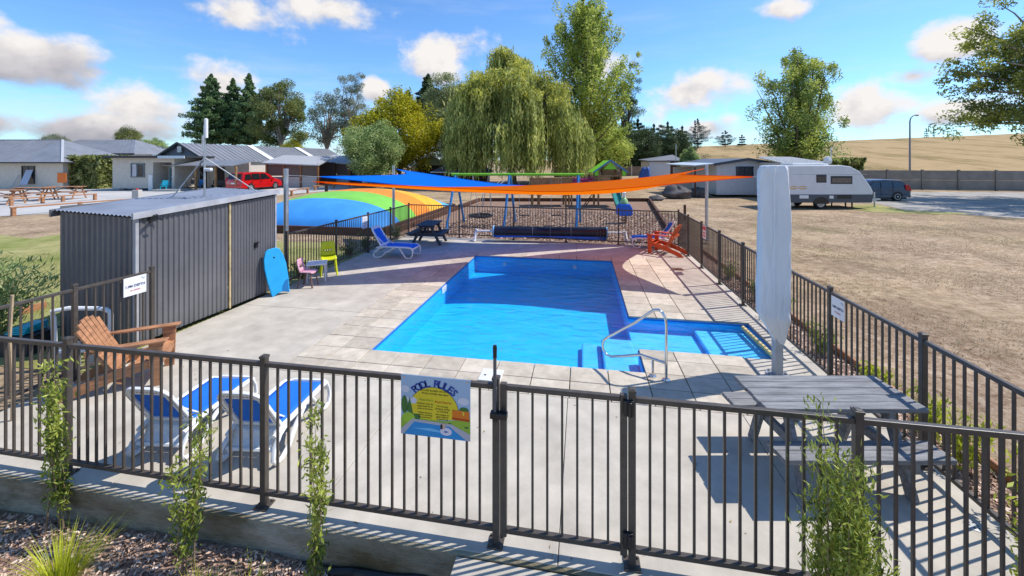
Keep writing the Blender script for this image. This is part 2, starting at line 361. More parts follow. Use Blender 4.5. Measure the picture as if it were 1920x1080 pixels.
def sheet(name, pts, z, mat, n=1):
    b = MB(); b.poly([(x, y, z) for x, y in pts]); return struct(name, b, mat)
lawn_m = M('patchy_lawn', (.19,.23,.04), .9, .2, .42, .8, 30, base2=(.42,.36,.16), detail=11, grime=(1.6,.8,(.62,.60,.45)))
sheet('lawn', [(-60,3.2),(-6.75,4.6),(-6.75,12.0),(-9,13.4),G(105,440,-.06),G(60,447,-.06),G(0,440,-.06),G(-300,452,-.06)], -.062, lawn_m)
pale = M('pale_forecourt', (.47,.455,.43), .9, .08, .35, .3, 25, detail=9)
fp = [G(-500,420,-.06), G(-120,411,-.06), (G(105,400,-.06)), G(250,389,-.06), G(420,374,-.06), G(640,356,-.06), G(700,346,-.06), G(700,337,-.06), G(300,340,-.06), G(-500,345,-.06)]
sheet('forecourt', fp, -.060, pale)
gravel = M('grey_gravel_road', (.36,.335,.30), .95, .18, .8, .8, 20, detail=10)
sheet('gravel_road', [G(1500,378,-.06), G(1642,381,-.06), G(1700,394,-.06), G(1960,413,-.06), G(2500,440,-.06), G(2500,362,-.06), G(1960,361,-.06), G(1640,359.5,-.06), G(1500,360,-.06)], -.060, gravel)
sheet('grass_strip', [G(1590,392,-.06), G(1640,398,-.06), G(1760,402,-.06), G(1830,400,-.06), G(1700,394.4,-.06), G(1640,383,-.06), G(1600,384,-.06)], -.056, M('green_verge', (.15,.19,.03), .9, .3, 1.5, .6, 30, base2=(.38,.32,.12)))
bark_m = M('bark_chip', (.46,.30,.205), .95, .3, 22, 1.0, 34, base2=(.13,.07,.045), detail=10, bdist=.05)
pitc = [(-7.3,15.3), G(736,440,-.06), G(899,377.5,-.06), G(1218,378,-.06), G(1251,421,-.06), (3.9,15.0), (-4,15.2)]
pitc = [G(736,440,-.06), G(899,377.5,-.06), G(1218,378,-.06), G(1251,421,-.06), (3.6,14.75), (-6.6,15.0)]
sheet('bark_pit', pitc, -.058, bark_m)

# deck: cast slabs with saw-cut joints, pavers round the pool
deck = setting('pool_deck')
base = MB()
for x0, x1, y0, y1 in ((-6.7,-3.3,3.0,14.9),(.96,3.28,8.0,14.6),(-3.3,.96,3.0,5.7),(-3.3,.96,12.3,14.7),(.96,3.28,3.0,6.4),(3.0,3.28,6.4,8.0)):
    base.box(((x0+x1)/2, (y0+y1)/2, -.12), (x1-x0, y1-y0, .06))
base.build('sub_base', M('dark_joint', (.07,.065,.06), .95, .1), deck)
def rear_y(x): return 14.42 + (x-3.2)*(-.055)
def slab(pts, z0=-.15):
    b = MB(); b.prism(pts, z0, 0.0, 'xy'); o = b.build('slab', conc, deck, bevel=.006); return o
gap = .0028
ux = [-6.62,-4.165,-2.17,-.17,1.81,3.3]
for a, b_ in zip(ux[:-1], ux[1:]):
    slab([(a+gap,2.935),(b_-gap,2.935),(b_-gap,5.03-gap),(a+gap,5.03-gap)], -.13)
b = MB(); b.grid(lambda u, v: (-6.62+9.92*u, 2.9+.012*sin(v*9+u*7)*min(1, 6*(1-v))+(.012 if v < .55 else 0), -.62+.614*v), 90, 14); b.v += [(-6.62,2.934,-.006),(3.3,2.934,-.006)]; n_ = len(b.v); b.f.append((n_-2, n_-1, n_-3, n_-3-90)); b.build('kerb_wall', wallc, deck, smooth=50)
vy = [5.03,7.2,9.5,11.9]
for a, b_ in zip(vy, vy[1:]+[12.57]): slab([(-6.72,a+gap),(-4.17-gap,a+gap),(-4.17-gap,b_-gap),(-6.72,b_-gap)])
for a, b_ in zip([-6.7,-4.17,-2.17,-.17,1.81], [-4.17,-2.17,-.17,1.81,3.3]):
    slab([(a+gap,12.57+gap),(b_-gap,12.57+gap),(b_-gap,rear_y(b_)),(a+gap,rear_y(a))])
for a, b_ in zip([7.9,9.9,11.3], [9.9,11.3,12.57]): slab([(2.365+gap,a+gap),(3.3,a+gap),(3.3,b_-gap),(2.365+gap,b_-gap)])
slab([(2.365+gap,5.03+gap),(3.3,5.03+gap),(3.3,6.5-gap),(2.365+gap,6.5-gap)])
slab([(2.93,6.5+gap),(3.3,6.5+gap),(3.3,7.9-gap),(2.93,7.9-gap)])
pav_me = {}
def paver(x0, x1, y0, y1):
    k = (round(x1-x0, 3), round(y1-y0, 3))
    if k not in pav_me:
        b = MB(); b.box((0,0,-.03), (k[0]-.011, k[1]-.011, .06)); me = b.mesh('paver', paver_m)
        bm = bmesh.new(); bm.from_mesh(me); bmesh.ops.bevel(bm, geom=[e for e in bm.edges if all(v.co.z > -.01 for v in e.verts)], offset=.005, segments=1, affect='EDGES'); bm.to_mesh(me); bm.free(); pav_me[k] = me
    o = link('paver', pav_me[k], deck); o.location = ((x0+x1)/2, (y0+y1)/2, R.uniform(-.0015,.0015)); o.rotation_euler = (R.uniform(-.002,.002), R.uniform(-.002,.002), 0)
PX0, PX1, PY0, PY1 = -3.20, .86, 5.81, 12.17
xsL = [-4.17,-3.685,-3.20]; xm = [PX0+i*(PX1-PX0)/8 for i in range(9)]; xr = [.86,1.36,1.865,2.365]
rows = [5.03+.39*i for i in range(2)]+[5.81+i*(6.36/16) for i in range(17)]+[12.57]
for j in range(len(rows)-1):
    y0, y1 = rows[j], rows[j+1]
    for a, b_ in zip(xsL, xsL[1:]): paver(a, b_, y0, y1)
    if y1 <= 5.82 or y0 >= 12.16:
        for a, b_ in zip(xm, xm[1:]): paver(a, b_, y0, y1)
    for a, b_ in zip(xr, xr[1:]):
        if y1 <= 6.53 or y0 >= 7.75: paver(a, b_, max(y0, 7.87) if y1 > 7.87 and y0 < 7.9 else y0, y1)
        elif y0 < 6.53: paver(a, b_, y0, 6.53)
# pool shell
liner = M('blue_pool_liner', (.022,.53,.92), .55, .04, 2, 0)
ledge = M('cloud_reflection_liner', (.085,.54,.92), .55, .05, 2)  # liner colour paled to paint in the cloud reflection over shallow water
cap_m = M('blue_pool_trim', (.02,.14,.50), .5, .06, 3)
pool = setting('pool')
sh = MB(); D1, D2, T = -.50, -.27, -.028
SX, SY0, SY1 = 2.92, 6.53, 7.87
def wall(p, q, z0, z1): sh.add([(*p, z0), (*q, z0), (*q, z1), (*p, z1)], [(0,1,2,3)])
wall((PX0,PY0),(PX0,PY1),D1,T); wall((PX0,PY1),(PX1,PY1),D1,T); wall((PX1,PY1),(PX1,SY1),D1,T); wall((PX1,SY1),(PX1,SY0),D1,D2); wall((PX1,SY0),(PX1,PY0),D1,T); wall((PX1,PY0),(PX0,PY0),D1,T)
wall((PX1,SY1),(SX,SY1),D2,T); wall((SX,SY1),(SX,SY0),D2,T); wall((SX,SY0),(PX1,SY0),D2,T)
sh.poly([(PX0,PY0,D1),(PX1,PY0,D1),(PX1,PY1,D1),(PX0,PY1,D1)])
sh.build('shell', liner, pool)
b = MB(); b.box(((PX1+SX)/2,(SY0+SY1)/2,D2-.03), (SX-PX1-.002,SY1-SY0-.002,.06)); b.build('shallow_floor', ledge, pool)
st = MB(); st.box((.60,6.62,(-.24+D1)/2), (.52,1.55,-D1-.24)); st.build('step', ledge, pool, bevel=.03)
st = MB(); st.box((.17,6.62,(-.38+D1)/2), (.34,1.7,-D1-.38)); st.build('step', ledge, pool, bevel=.03)
st = MB(); st.box((2.45,7.2,(D2-.17)/2), (.9,1.33,-D2-.17)); st.build('step', ledge, pool, bevel=.03)
tr = MB()
for p, q in (((PX0,PY0),(PX0,PY1)),((PX0,PY1),(PX1,PY1)),((PX1,PY1),(PX1,SY1)),((PX1,SY1),(SX,SY1)),((SX,SY1),(SX,SY0)),((SX,SY0),(PX1,SY0)),((PX1,SY0),(PX1,PY0)),((PX1,PY0),(PX0,PY0))):
    tr.bar((*p, -.045), (*q, -.045), .016, .028)
tr.build('trim', cap_m, pool)
b = MB()
for x in (-2.3,-.2): b.lathe([(.0,-.004),(.055,-.004),(.055,-.02),(.0,-.02)], (x, PY1, -.24), 14, 'y')
b.build('inlet', white, pool, smooth=True)
b = MB(); b.box((PX0+.012, 9.2, -.13), (.02,.32,.14)); b.build('skimmer_mouth', white, pool, bevel=.005)
def water_mat():
    m = bpy.data.materials.new('pool_water'); m.use_nodes = True; nt = m.node_tree; nt.nodes.clear(); N = nt.nodes.new; L = nt.links.new
    out = N('ShaderNodeOutputMaterial'); tr = N('ShaderNodeBsdfTransparent'); gl = N('ShaderNodeBsdfGlossy'); gl.inputs['Roughness'].default_value = .02
    tc = N('ShaderNodeTexCoord'); mp = N('ShaderNodeMapping'); mp.inputs['Scale'].default_value = (1.0,2.1,1); L(tc.outputs['Object'], mp.inputs[0])
    nz = N('ShaderNodeTexNoise'); nz.inputs['Scale'].default_value = 2.3; nz.inputs['Detail'].default_value = 4; nz.inputs['Roughness'].default_value = .5; nz.inputs['Distortion'].default_value = .6; L(mp.outputs[0], nz.inputs['Vector'])
    bp = N('ShaderNodeBump'); bp.inputs['Strength'].default_value = .55; bp.inputs['Distance'].default_value = .10; L(nz.outputs[0], bp.inputs['Height']); L(bp.outputs[0], gl.inputs['Normal'])
    fr = N('ShaderNodeFresnel'); fr.inputs[0].default_value = 1.33; L(bp.outputs[0], fr.inputs['Normal'])
    ge = N('ShaderNodeNewGeometry'); sp = N('ShaderNodeSeparateXYZ'); L(ge.outputs['True Normal'], sp.inputs[0]); gt = N('ShaderNodeMath'); gt.operation = 'GREATER_THAN'; L(sp.outputs[2], gt.inputs[0]); gt.inputs[1].default_value = .5
    mu = N('ShaderNodeMath'); mu.operation = 'MULTIPLY'; L(fr.outputs[0], mu.inputs[0]); L(gt.outputs[0], mu.inputs[1])
    mx = N('ShaderNodeMixShader'); L(mu.outputs[0], mx.inputs[0]); L(tr.outputs[0], mx.inputs[1]); L(gl.outputs[0], mx.inputs[2]); L(mx.outputs[0], out.inputs['Surface'])
    va = N('ShaderNodeVolumeAbsorption'); va.inputs['Color'].default_value = (.02,.80,.98,1); va.inputs['Density'].default_value = .62; L(va.outputs[0], out.inputs['Volume'])
    return m
e = .02
wb = MB(); wb.prism([(PX0-e,PY0-e),(PX1+e,PY0-e),(PX1+e,SY0-e),(SX+e,SY0-e),(SX+e,SY1+e),(PX1+e,SY1+e),(PX1+e,PY1+e),(PX0-e,PY1+e)], D1-.1, -.062, 'xy')
struct('pool_water', wb, water_mat())
# path to the gate
pth = setting('gate_path')
for a, b_ in ((2.895,1.0),(.99,-1.2)):
    b = MB(); b.box(((-.91+1.15)/2, (a+b_)/2, -.21), (2.06, a-b_-.01, .40)); b.build('slab', conc, pth, bevel=.006)
# planting bed in front: lumpy mulch
def bedz(x, y): return -.33+.07*sst(-6, -3.2, x)-.20*sst(-2.4, -1.1, x)
bed_m = M('mulch', (.52,.35,.25), .95, .3, 26, 1, 40, base2=(.12,.07,.05), detail=10, bdist=.04)
b = MB(); b.grid(lambda u, v: (-9+u*8.08, .2+v*2.72, bedz(-9+u*8.08, 0)+.04*(R.random()-.5)), 90, 30); struct('mulch_bed', b, bed_m, smooth=True)
b = MB(); b.grid(lambda u, v: (1.16+u*2.9, .5+v*2.4, -.26+.04*(R.random()-.5)), 30, 24); struct('mulch_bed', b, bed_m, smooth=True)
b = MB(); b.grid(lambda u, v: (3.3+u*.52, 2.0+v*12.6, -.05+.03*(R.random()-.5)), 5, 90); struct('mulch_strip', b, bed_m, smooth=True)
def chips(name, n, xr_, yr_, zf, size, mat):
    x = NR.uniform(*xr_, n); y = NR.uniform(*yr_, n); z = np.array([zf(a, c) for a, c in zip(x, y)])
    if name.startswith('pit'):
        k = (x > -6.4+(y-15.2)*.10) & (x < 3.7+(y-15)*.22); x, y, z = x[k], y[k], z[k]; n = len(x)
    c = np.stack([x, y, z+NR.uniform(.0,.025,n)], 1); q = leaves(c, size*1.5, size*.6, axis=np.tile([0,0,0.], (n,1)), spread=1)
    q[:,:,2] = c[:,None,2]+(q[:,:,2]-c[:,None,2])*.45
    quads_obj(name, q, mat, kind='stuff')
chip_m = leafmat('chip_mix', (.14,.075,.05), (.54,.35,.25), (.82,.66,.52), 0.0, 8)
chips('bark_chips', 20000, (-7.0,-.93), (1.4,2.88), lambda x, y: bedz(x, y), .036, chip_m)
chips('bark_chips', 6500, (3.32,3.82), (2.2,12), lambda x, y: -.05, .045, chip_m)
chips('pit_bark_chips', 30000, (-6.0,8.0), (15.0,24), lambda x, y: -.05, .085, leafmat('pit_chip_mix', (.11,.06,.04), (.40,.26,.18), (.66,.50,.38), 0, 8))
# dry grass over the near field
def blades(name, n, xr_, yr_, mat, h, w=.012, z0=-.07, keep=None):
    x = NR.uniform(*xr_, n); y = NR.uniform(*yr_, n)
    if keep is not None:
        k = keep(x, y); x, y = x[k], y[k]; n = len(x)
    c = np.stack([x, y, np.full(n, z0)+h*.35], 1); q = leaves(c, h, w, axis=np.tile([0,0,1.0], (n,1)), spread=.9); quads_obj(name, q, mat, kind='stuff')
blades('dry_grass', 90000, (3.9,22), (1.5,24), leafmat('dry_grass_mix', (.36,.27,.14), (.54,.42,.25), (.72,.61,.42), .2, 1.2), .045, .014,
       keep=lambda x, y: (np.sin(x*1.3+y*.7)+np.sin(x*.6-y*1.9)+NR.uniform(-1.3,1.3,len(x)) > .15) & ~((x < 7.5) & (y > 14.5)))
blades('lawn_grass', 30000, (-20,-6.8), (5.5,14), leafmat('lawn_mix', (.20,.24,.05), (.33,.35,.09), (.54,.46,.22), .35, .6), .045, .014, keep=lambda x, y: ~((x > -8.7) & (y < 8.6)) & (y < 12.3+(x+9.5)*.28))

litter = leafmat('fallen_leaves', (.10,.06,.03), (.26,.17,.08), (.42,.34,.16), .1, 3)
nl = 420; lx_ = NR.uniform(-6.6, 3.25, nl); ly_ = NR.uniform(2.9, 14.3, nl); kk = ~((lx_ > -3.3) & (lx_ < .96) & (ly_ > 5.7) & (ly_ < 12.3)) & ~((lx_ > .8) & (lx_ < 3.0) & (ly_ > 6.4) & (ly_ < 8.0)) & (NR.uniform(0,1,nl) < np.clip(.25+np.minimum(np.abs(lx_-3.2), np.minimum(np.abs(lx_+6.6), np.abs(ly_-3.0)))**-.6*.3, 0, 1))
lx_, ly_ = lx_[kk], ly_[kk]; lc = np.stack([lx_, ly_, np.full(len(lx_), .006)], 1); lq = leaves(lc, .04, .014); lq[:,:,2] = .006+(lq[:,:,2]-.006)*.18; quads_obj('leaf_litter', lq, litter, kind='stuff')
# ------------------------------------------------------------------ fences
FH = 1.26
pk = MB(); pk.box((0,0,0), (.017,.017,1.045)); picket_me = pk.mesh('picket', bronze)
def fence_parts(root, pts, first_post=True, last_post=True, pitch=.1, ends=None, postw=.05):
    for i, (x, y) in enumerate(pts):
        if (i == 0 and not first_post) or (i == len(pts)-1 and not last_post): continue
        ang = atan2(pts[min(i+1, len(pts)-1)][1]-pts[max(i-1, 0)][1], pts[min(i+1, len(pts)-1)][0]-pts[max(i-1, 0)][0])
        b = MB(); b.box((0,0,FH/2-.006), (postw,postw,FH-.02)); p = b.build('post', bronze, root, bevel=.004); p.location = (x, y, 0); p.rotation_euler = (0, 0, ang)
        c = MB(); c.box((0,0,FH-.008), (postw+.009,postw+.009,.02)); c.box((0,0,FH+.004), (postw-.012,postw-.012,.008)); c.build('cap', bronze, p, bevel=.003)
        f = MB(); f.box((0,0,.006), (.115,.115,.012))
        for sx in (-1,1):
            for sy in (-1,1): f.lathe([(.009,0),(.009,.013),(.004,.016)], (sx*.042, sy*.042, .012), 6)
        f.build('base_plate', bronze, p)
    for (x0, y0), (x1, y1) in zip(pts, pts[1:]):
        d = sqrt((x1-x0)**2+(y1-y0)**2); ux_, uy_ = (x1-x0)/d, (y1-y0)/d; ang = atan2(uy_, ux_); h = postw/2
        for nm, z, ht in (('top_rail', 1.19, .038), ('bottom_rail', .115, .036)):
            b = MB(); b.box((d/2,0,0), (d-postw-.002,.038,ht)); r = b.build(nm, bronze, root, bevel=.004); r.location = (x0, y0, z); r.rotation_euler = (0,0,ang)
        n = max(2, round((d-postw)/pitch)); st_ = (d-postw)/n
        for k in range(1, n):
            t = h+k*st_; o = link('picket', picket_me, root); o.location = (x0+ux_*t, y0+uy_*t, .652); o.rotation_euler = (0, 0, ang)
def rel(pts, o): return [(x-o[0], y-o[1]) for x, y in pts]
def fence(label, pts, **k):
    t = thing('pool_fence', label, 'fence', (*pts[0], 0), 0); fence_parts(t, rel(pts, pts[0]), **k); return t
front = [(-6.68,3.03),(-4.69,3.03),(-2.63,3.03),(-.64,3.03)]
fence('front run of black picket pool fence left of the gate, carrying the pool rules sign', front)
hinge = (.355,3.03)
fence('front run of black picket pool fence between the gate and the right corner', [hinge,(1.79,3.03),(3.2,3.03)], last_post=False)
fence('long black picket fence along the right of the pool beside the dry field', [(3.2,3.03)]+[(3.19,4.47),(3.186,5.93),(3.184,7.38),(3.183,8.83),(3.182,10.25),(3.182,11.7),(3.182,13.1),(3.18,14.35)])
fence('black picket fence across the far end of the pool before the bark playground', [(3.18,14.35),(1.25,14.47),(-.55,14.6),(-2.45,14.71),(-4.55,14.82),(-6.6,14.9)], first_post=False)
fence('black picket fence on the far left between the grey shed and the rear corner', [(-6.6,14.9),(-6.62,13.4),(-6.66,11.95),(-6.69,10.3),(-6.74,8.45)], first_post=False)
fence('short black picket fence at near left running from corner to the grey shed', [(-6.68,3.03),(-6.62,4.35),(-6.55,5.28)], first_post=False)
# gate
gt = thing('pool_gate', 'closed black picket gate in the front fence with tall magnetic latch', 'gate', (-.64,3.03,0))
for x in (.058, .937):
    b = MB(); b.box((x,0,.645), (.05,.04,1.15)); b.build('stile', bronze, gt, bevel=.004)
for nm, z in (('top_rail',1.19),('bottom_rail',.115)):
    b = MB(); b.box((.4975,0,z), (.827,.038,.038)); b.build(nm, bronze, gt, bevel=.004)
for k in range(1, 8):
    o = link('picket', picket_me, gt); o.location = (.058+k*.1099, 0, .652)
for z in (.2,1.14):
    b = MB(); b.box((.966,-.03,z), (.07,.03,.11)); b.lathe([(.02,-.05),(.02,.05)], (.975,-.045,z), 10); b.build('hinge', black, gt, smooth=True, bevel=.004)
lt = MB(); lt.tube([(-.0,-.045,1.0),(0,-.045,1.44)], .013, 10); lt.box((0,-.04,1.15), (.03,.03,.10)); lt.build('latch_rod', M('latch_grey', (.10,.10,.105), .35, .1), gt, smooth=True)
lt = MB(); lt.lathe([(.0,.08),(.014,.078),(.017,.06),(.015,0),(.017,-.01)], (0,-.045,1.44), 12); lt.build('latch_knob', black, gt, smooth=True)
lt = MB(); lt.box((.03,-.045,1.0), (.13,.05,.045)); lt.lathe([(.02,-.03),(.02,.03)], (.0,-.05,.985), 10); lt.build('latch_body', black, gt, bevel=.006)

# signs on the fences
signw = M('sign_white', (.78,.78,.80), .35, .02, 3); navy = M('print_navy', (.012,.03,.11), .5, .02); redp = M('print_red', (.55,.02,.02), .5, .02)
def depth_sign(label, loc, rz, w=.33, h=.24, tilt=0.0):
    t = thing('depth_sign', label, 'sign', loc, rz, 'one metre depth signs'); t.rotation_euler = (0, tilt, rz)
    b = MB(); b.box((0,0,0), (w,.004,h)); b.build('board', signw, t)
    b = MB(); text_into(b, '1.0M DEPTH', w*.165, 0, .0, -.0035, 0, .035); b.build('depth_lettering', navy, t)
    b = MB(); text_into(b, 'NO DIVING', w*.085, 0, -h*.24, -.0035, 0, .03); b.build('warning_lettering', redp, t)
    b = MB()
    for k in range(8):
        a0, a1 = k/8, (k+1)/8; f = lambda a: (w*.27+a*w*.16, h*.33+.012*sin(a*7))
        (x0, z0), (x1, z1) = f(a0), f(a1); b.add([(x0,-.0035,z0-.004),(x1,-.0035,z1-.004),(x1,-.0035,z1+.004),(x0,-.0035,z0+.004)], [(0,1,2,3)])
    b.build('logo', navy, t)
depth_sign('white depth sign reading 1.0M DEPTH on the near left fence beside the grey shed', (-6.525,5.02,1.05), radians(87), .30, .27)
depth_sign('white depth sign reading 1.0M DEPTH on the right fence behind the covered parasol', (3.158,5.72,1.05), radians(-90), .26, .25)
t = thing('warning_sign', 'small red and white warning sign on the far part of the right fence', 'sign', (3.155,11.35,1.03), radians(-90))
b = MB(); b.box((0,0,0), (.3,.004,.34)); b.build('board', signw, t)
b = MB(); b.box((0,-.003,.10), (.27,.003,.09)); b.box((0,-.003,-.02), (.2,.003,.03)); b.box((0,-.003,-.09), (.22,.003,.03)); b.build('red_print', M('print_pinkred', (.6,.10,.09), .5, .02), t)
t = thing('small_sign', 'small blank white notice on the far left fence in front of the jumping pillow', 'sign', (-6.655,11.75,.98), radians(90))
b = MB(); b.box((0,0,0), (.3,.004,.38)); b.build('board', signw, t)
b = MB()
for k in range(4): b.box((0,-.003,.10-.07*k), (.18-.03*(k % 2),.002,.018))
b.build('print', M('print_grey', (.35,.38,.42), .5, .02), t)

# pool rules board
t = thing('pool_rules_sign', 'colourful POOL RULES board with yellow sun fixed to the front fence', 'sign', (-1.115,3.005,.996), 0); t.scale = (.56/.425, 1, .465/.40)
SW, SHh = .425, .40
def flat(name, col, polys, y, lab=None):
    b = MB()
    for p in polys: b.poly([(x, y, z) for x, z in p])
    return b.build(name, M('print_'+name, col, .35, .02), t)
def circ(cx, cz, rx, rz_=None, n=20, a0=0, a1=2*pi): rz_ = rz_ or rx; return [(cx+rx*cos(a0+(a1-a0)*k/n), cz+rz_*sin(a0+(a1-a0)*k/n)) for k in range(n if a1-a0 > 6.28 else n+1)]
b = MB(); b.box((0,0,0), (SW,.004,SHh)); b.build('board', M('sign_sky_blue', (.36,.50,.66), .3, .02), t)
b = MB()
for sx in (-1,1): b.lathe([(.006,-.0022),(.006,-.005)], (sx*.195,0,.185), 10, 'y')
b.build('screw', steel, t)
yy = -.0024
X = lambda px: (px-605)/1030*SW; Zc = lambda py: (525-py)/880*SHh
flat('sun_outline', (.02,.02,.02), [circ(-.01,-.03,.155,.163,28,-.25,pi+.25)], yy)
flat('sun', (.75,.60,.03), [circ(-.01,-.03,.152,.160,28,-.25,pi+.25)+[(-.13,-.1)]], yy-.0004)
flat('hill', (.30,.46,.05), [[(-SW/2,-.09),(-.15,-.06),(-.08,-.085),(.06,-.085),(.14,-.07),(SW/2,-.05),(SW/2,-.198),(-SW/2,-.198)]], yy-.0008)
for cl_ in ((-.185,.105,.026,.024),(-.178,.035,.024,.018),(-.135,.032,.022,.022),(.172,.058,.034,.024)): flat('cloud', (.62,.64,.72), [circ(*cl_)], yy-.001)
flat('bush', (.05,.17,.04), [[(-.178,-.04),(-.158,.055),(-.135,-.06)],circ(-.19,-.0,.02,.06)], yy-.0013)
for cl_ in ((.175,.0,.028,.02),(-.12,-.075,.03,.02),(.09,-.1,.012,.008),(.19,-.112,.014,.006)): flat('bush', (.05,.17,.04), [circ(*cl_)], yy-.0012)
flat('light_bush', (.36,.56,.05), [circ(-.165,-.085,.040,.035)], yy-.0016)
flat('orange_board', (.72,.20,.02), [[(.104,-.002),(.208,-.008),(.208,-.072),(.104,-.068)]], yy-.0016)
flat('orange_stripe', (.45,.06,.01), [[(.104,-.052),(.208,-.058),(.208,-.072),(.104,-.068)]], yy-.002)
flat('logo', (.75,.62,.06), [circ(.172,-.022,.006,.014,8)], yy-.0022)
flat('coping', (.46,.45,.50), [[(-SW/2,-.165),(-.14,-.09),(.10,-.10),(SW/2,-.155),(SW/2,-.1985),(-SW/2,-.1985)]], yy-.002)
flat('pool_picture', (.02,.28,.62), [[(-.195,-.198),(-.13,-.108),(.09,-.118),(.19,-.197)]], yy-.0024)
flat('pool_ripple', (.16,.50,.80), [[(-.14,-.15),(-.02,-.14),(.09,-.165),(-.03,-.16)]], yy-.0028)
flat('swim_ring', (.72,.66,.76), [circ(.067,-.152,.036,.026)], yy-.0032)
flat('ring_hole', (.10,.2,.4), [circ(.067,-.153,.012,.006)], yy-.0036)
flat('bather', (.62,.44,.34), [circ(.05,-.118,.015,.02)], yy-.0038)
flat('hair', (.03,.02,.02), [circ(.04,-.122,.007,.018)], yy-.0041)
b = MB(); word = 'POOL RULES'; n = len(word)
for i, ch in enumerate(word):
    if ch == ' ': continue
    a = radians(44-88*i/(n-1)); text_into(b, ch, .066, -.005+.172*sin(-a), -.02+.174*cos(a)+.0, yy-.002, a, .03)
b.build('title_lettering', M('print_title_blue', (.015,.06,.30), .4, .02), t)
b = MB()
text_into(b, 'NO LIFE GUARD ON DUTY', .0155, 0, .107, yy-.002); text_into(b, 'POOL HOURS: 8am-8pm', .0155, 0, .087, yy-.002)
for i, s_ in enumerate(('Children must be','supervised by an','adult at all times')): text_into(b, s_, .0145, -.062, .018-.017*i, yy-.002)
for i, s_ in enumerate(('Please shower','before entering','the pool area')): text_into(b, s_, .0145, -.062, -.042-.015*i, yy-.002)
for i, s_ in enumerate(('No running,','jumping, diving','or bombing')): text_into(b, s_, .0145, .045, .010-.017*i, yy-.002)
for i, s_ in enumerate(('No bottles or','glass objects','in pool area')): text_into(b, s_, .0145, .045, -.045-.015*i, yy-.002)
b.build('rules_lettering', M('print_black', (.01,.01,.01), .5, .02), t)
b = MB(); text_into(b, "Pool Do's", .021, -.055, .043, yy-.002); b.build('dos_lettering', M('print_green', (.16,.30,.03), .5, .02), t)
b = MB(); text_into(b, "Pool Don'ts", .021, .05, .037, yy-.002); b.build('donts_lettering', redp, t)
# ------------------------------------------------------------------ pump shed
SR = -atan2(-5.31+5.887, 9.13-6.387)+YAW       # its long wall runs a touch off the deck line
sh0 = cam(-5.887, 6.387)
shed = thing('pump_shed', 'dark grey corrugated steel pump shed with flat sloping roof beside the pool', 'shed', (*sh0, 0), SR)
corr = M('dark_grey_corrugated_steel', (.165,.163,.17), .42, .1, 1.2, .05, metal=.25)
corr_d = M('dark_grey_corrugated_door', (.155,.153,.16), .42, .1, 1.2, .05, metal=.25)
trimm = M('grey_flashing', (.42,.42,.44), .5, .08, 4)
def corrugated(p, q, z0f, z1f, pitch, amp, out):
    L_ = sqrt((q[0]-p[0])**2+(q[1]-p[1])**2); d = ((q[0]-p[0])/L_, (q[1]-p[1])/L_); b = MB(); vs = []
    prof = [(0,0),(.18,0),(.34,1),(.66,1),(.82,0)]; n = int(L_/pitch); ts = [(k+t)*pitch*L_/(n*pitch) for k in range(n) for t, h in prof]+[L_]; hs = [h for k in range(n) for t, h in prof]+[0]
    for t, h in zip(ts, hs):
        x, y = p[0]+d[0]*t+out[0]*amp*h, p[1]+d[1]*t+out[1]*amp*h
        vs += [(x, y, z0f(t/L_)), (x, y, z1f(t/L_))]
    b.add(vs, [(2*i, 2*i+2, 2*i+3, 2*i+1) for i in range(len(ts)-1)]); return b
SL, SWd = 2.81, 1.58
zr = lambda f: 2.00+.17*f; zl = lambda f: 2.06+.17*f
corrugated((0,0.02), (0,1.62), lambda f: .02, lambda f: zr(f*1.6/SL)-.01, .088, .017, (1,0)).build('long_wall', corr, shed)
corrugated((.004,1.68), (.004,SL-.02), lambda f: .03, lambda f: zr(.6+.4*f)-.05, .066, .014, (1,0)).build('door', corr_d, shed)
corrugated((-SWd,0), (-.03,0), lambda f: .02, lambda f: 2.06-.06*f, .105, .022, (0,-1)).build('end_wall', corr, shed)
b = MB(); b.box((-SWd+.01, SL/2, 1.08), (.02, SL, 2.14)); b.build('side_wall', corr, shed); b = MB(); b.box((-SWd/2, SL-.01, 1.08), (SWd-.04,.02,2.14)); b.build('back_wall', corr, shed)
for c_, d2 in (((-.004,0.0,1.0),(.06,.05,2.0)),((.01,SL-.005,1.08),(.04,.04,2.16))): b = MB(); b.box(c_, d2); b.build('corner_flashing', M('pale_flashing', (.40,.40,.41), .5, .1, 4), shed, bevel=.004)
b = MB(); b.box((.012,1.65,1.03), (.03,.035,2.05)); b.build('jamb', M('yellowed_timber', (.55,.42,.22), .7, .2, 6), shed)
b = MB(); nn = int(SWd/.076)
def roofp(u, v):
    x = -SWd-.06+u*(SWd+.12); y = -.08+v*(SL+.14); return (x, y, 2.075-.06*u+.17*v+.012*cos(u*nn*2*pi)+.02)
b.grid(roofp, nn*6, 1); rf = b.build('roof', M('grey_roof_sheet', (.27,.30,.36), .38, .1, 1.5, metal=.35), shed, smooth=60)
b = MB(); b.add([(.035,-.09,1.99),(.075,-.09,1.99),(.075,SL+.06,2.16),(.035,SL+.06,2.16),(.035,-.09,2.085),(.075,-.09,2.085),(.075,SL+.06,2.255),(.035,SL+.06,2.255)], [(0,1,2,3),(4,5,6,7),(0,1,5,4),(1,2,6,5),(2,3,7,6),(3,0,4,7)])
b.build('fascia', trimm, shed)
b = MB(); b.add([(-SWd-.07,-.10,1.985),(-SWd-.03,-.10,1.985),(-SWd-.03,SL,2.16),(-SWd-.07,SL,2.16),(-SWd-.07,-.10,2.10),(-SWd-.03,-.10,2.10),(-SWd-.03,SL,2.27),(-SWd-.07,SL,2.27)], [(0,1,2,3),(4,5,6,7),(0,1,5,4),(1,2,6,5),(2,3,7,6),(3,0,4,7)]); b.build('barge', corr, shed)
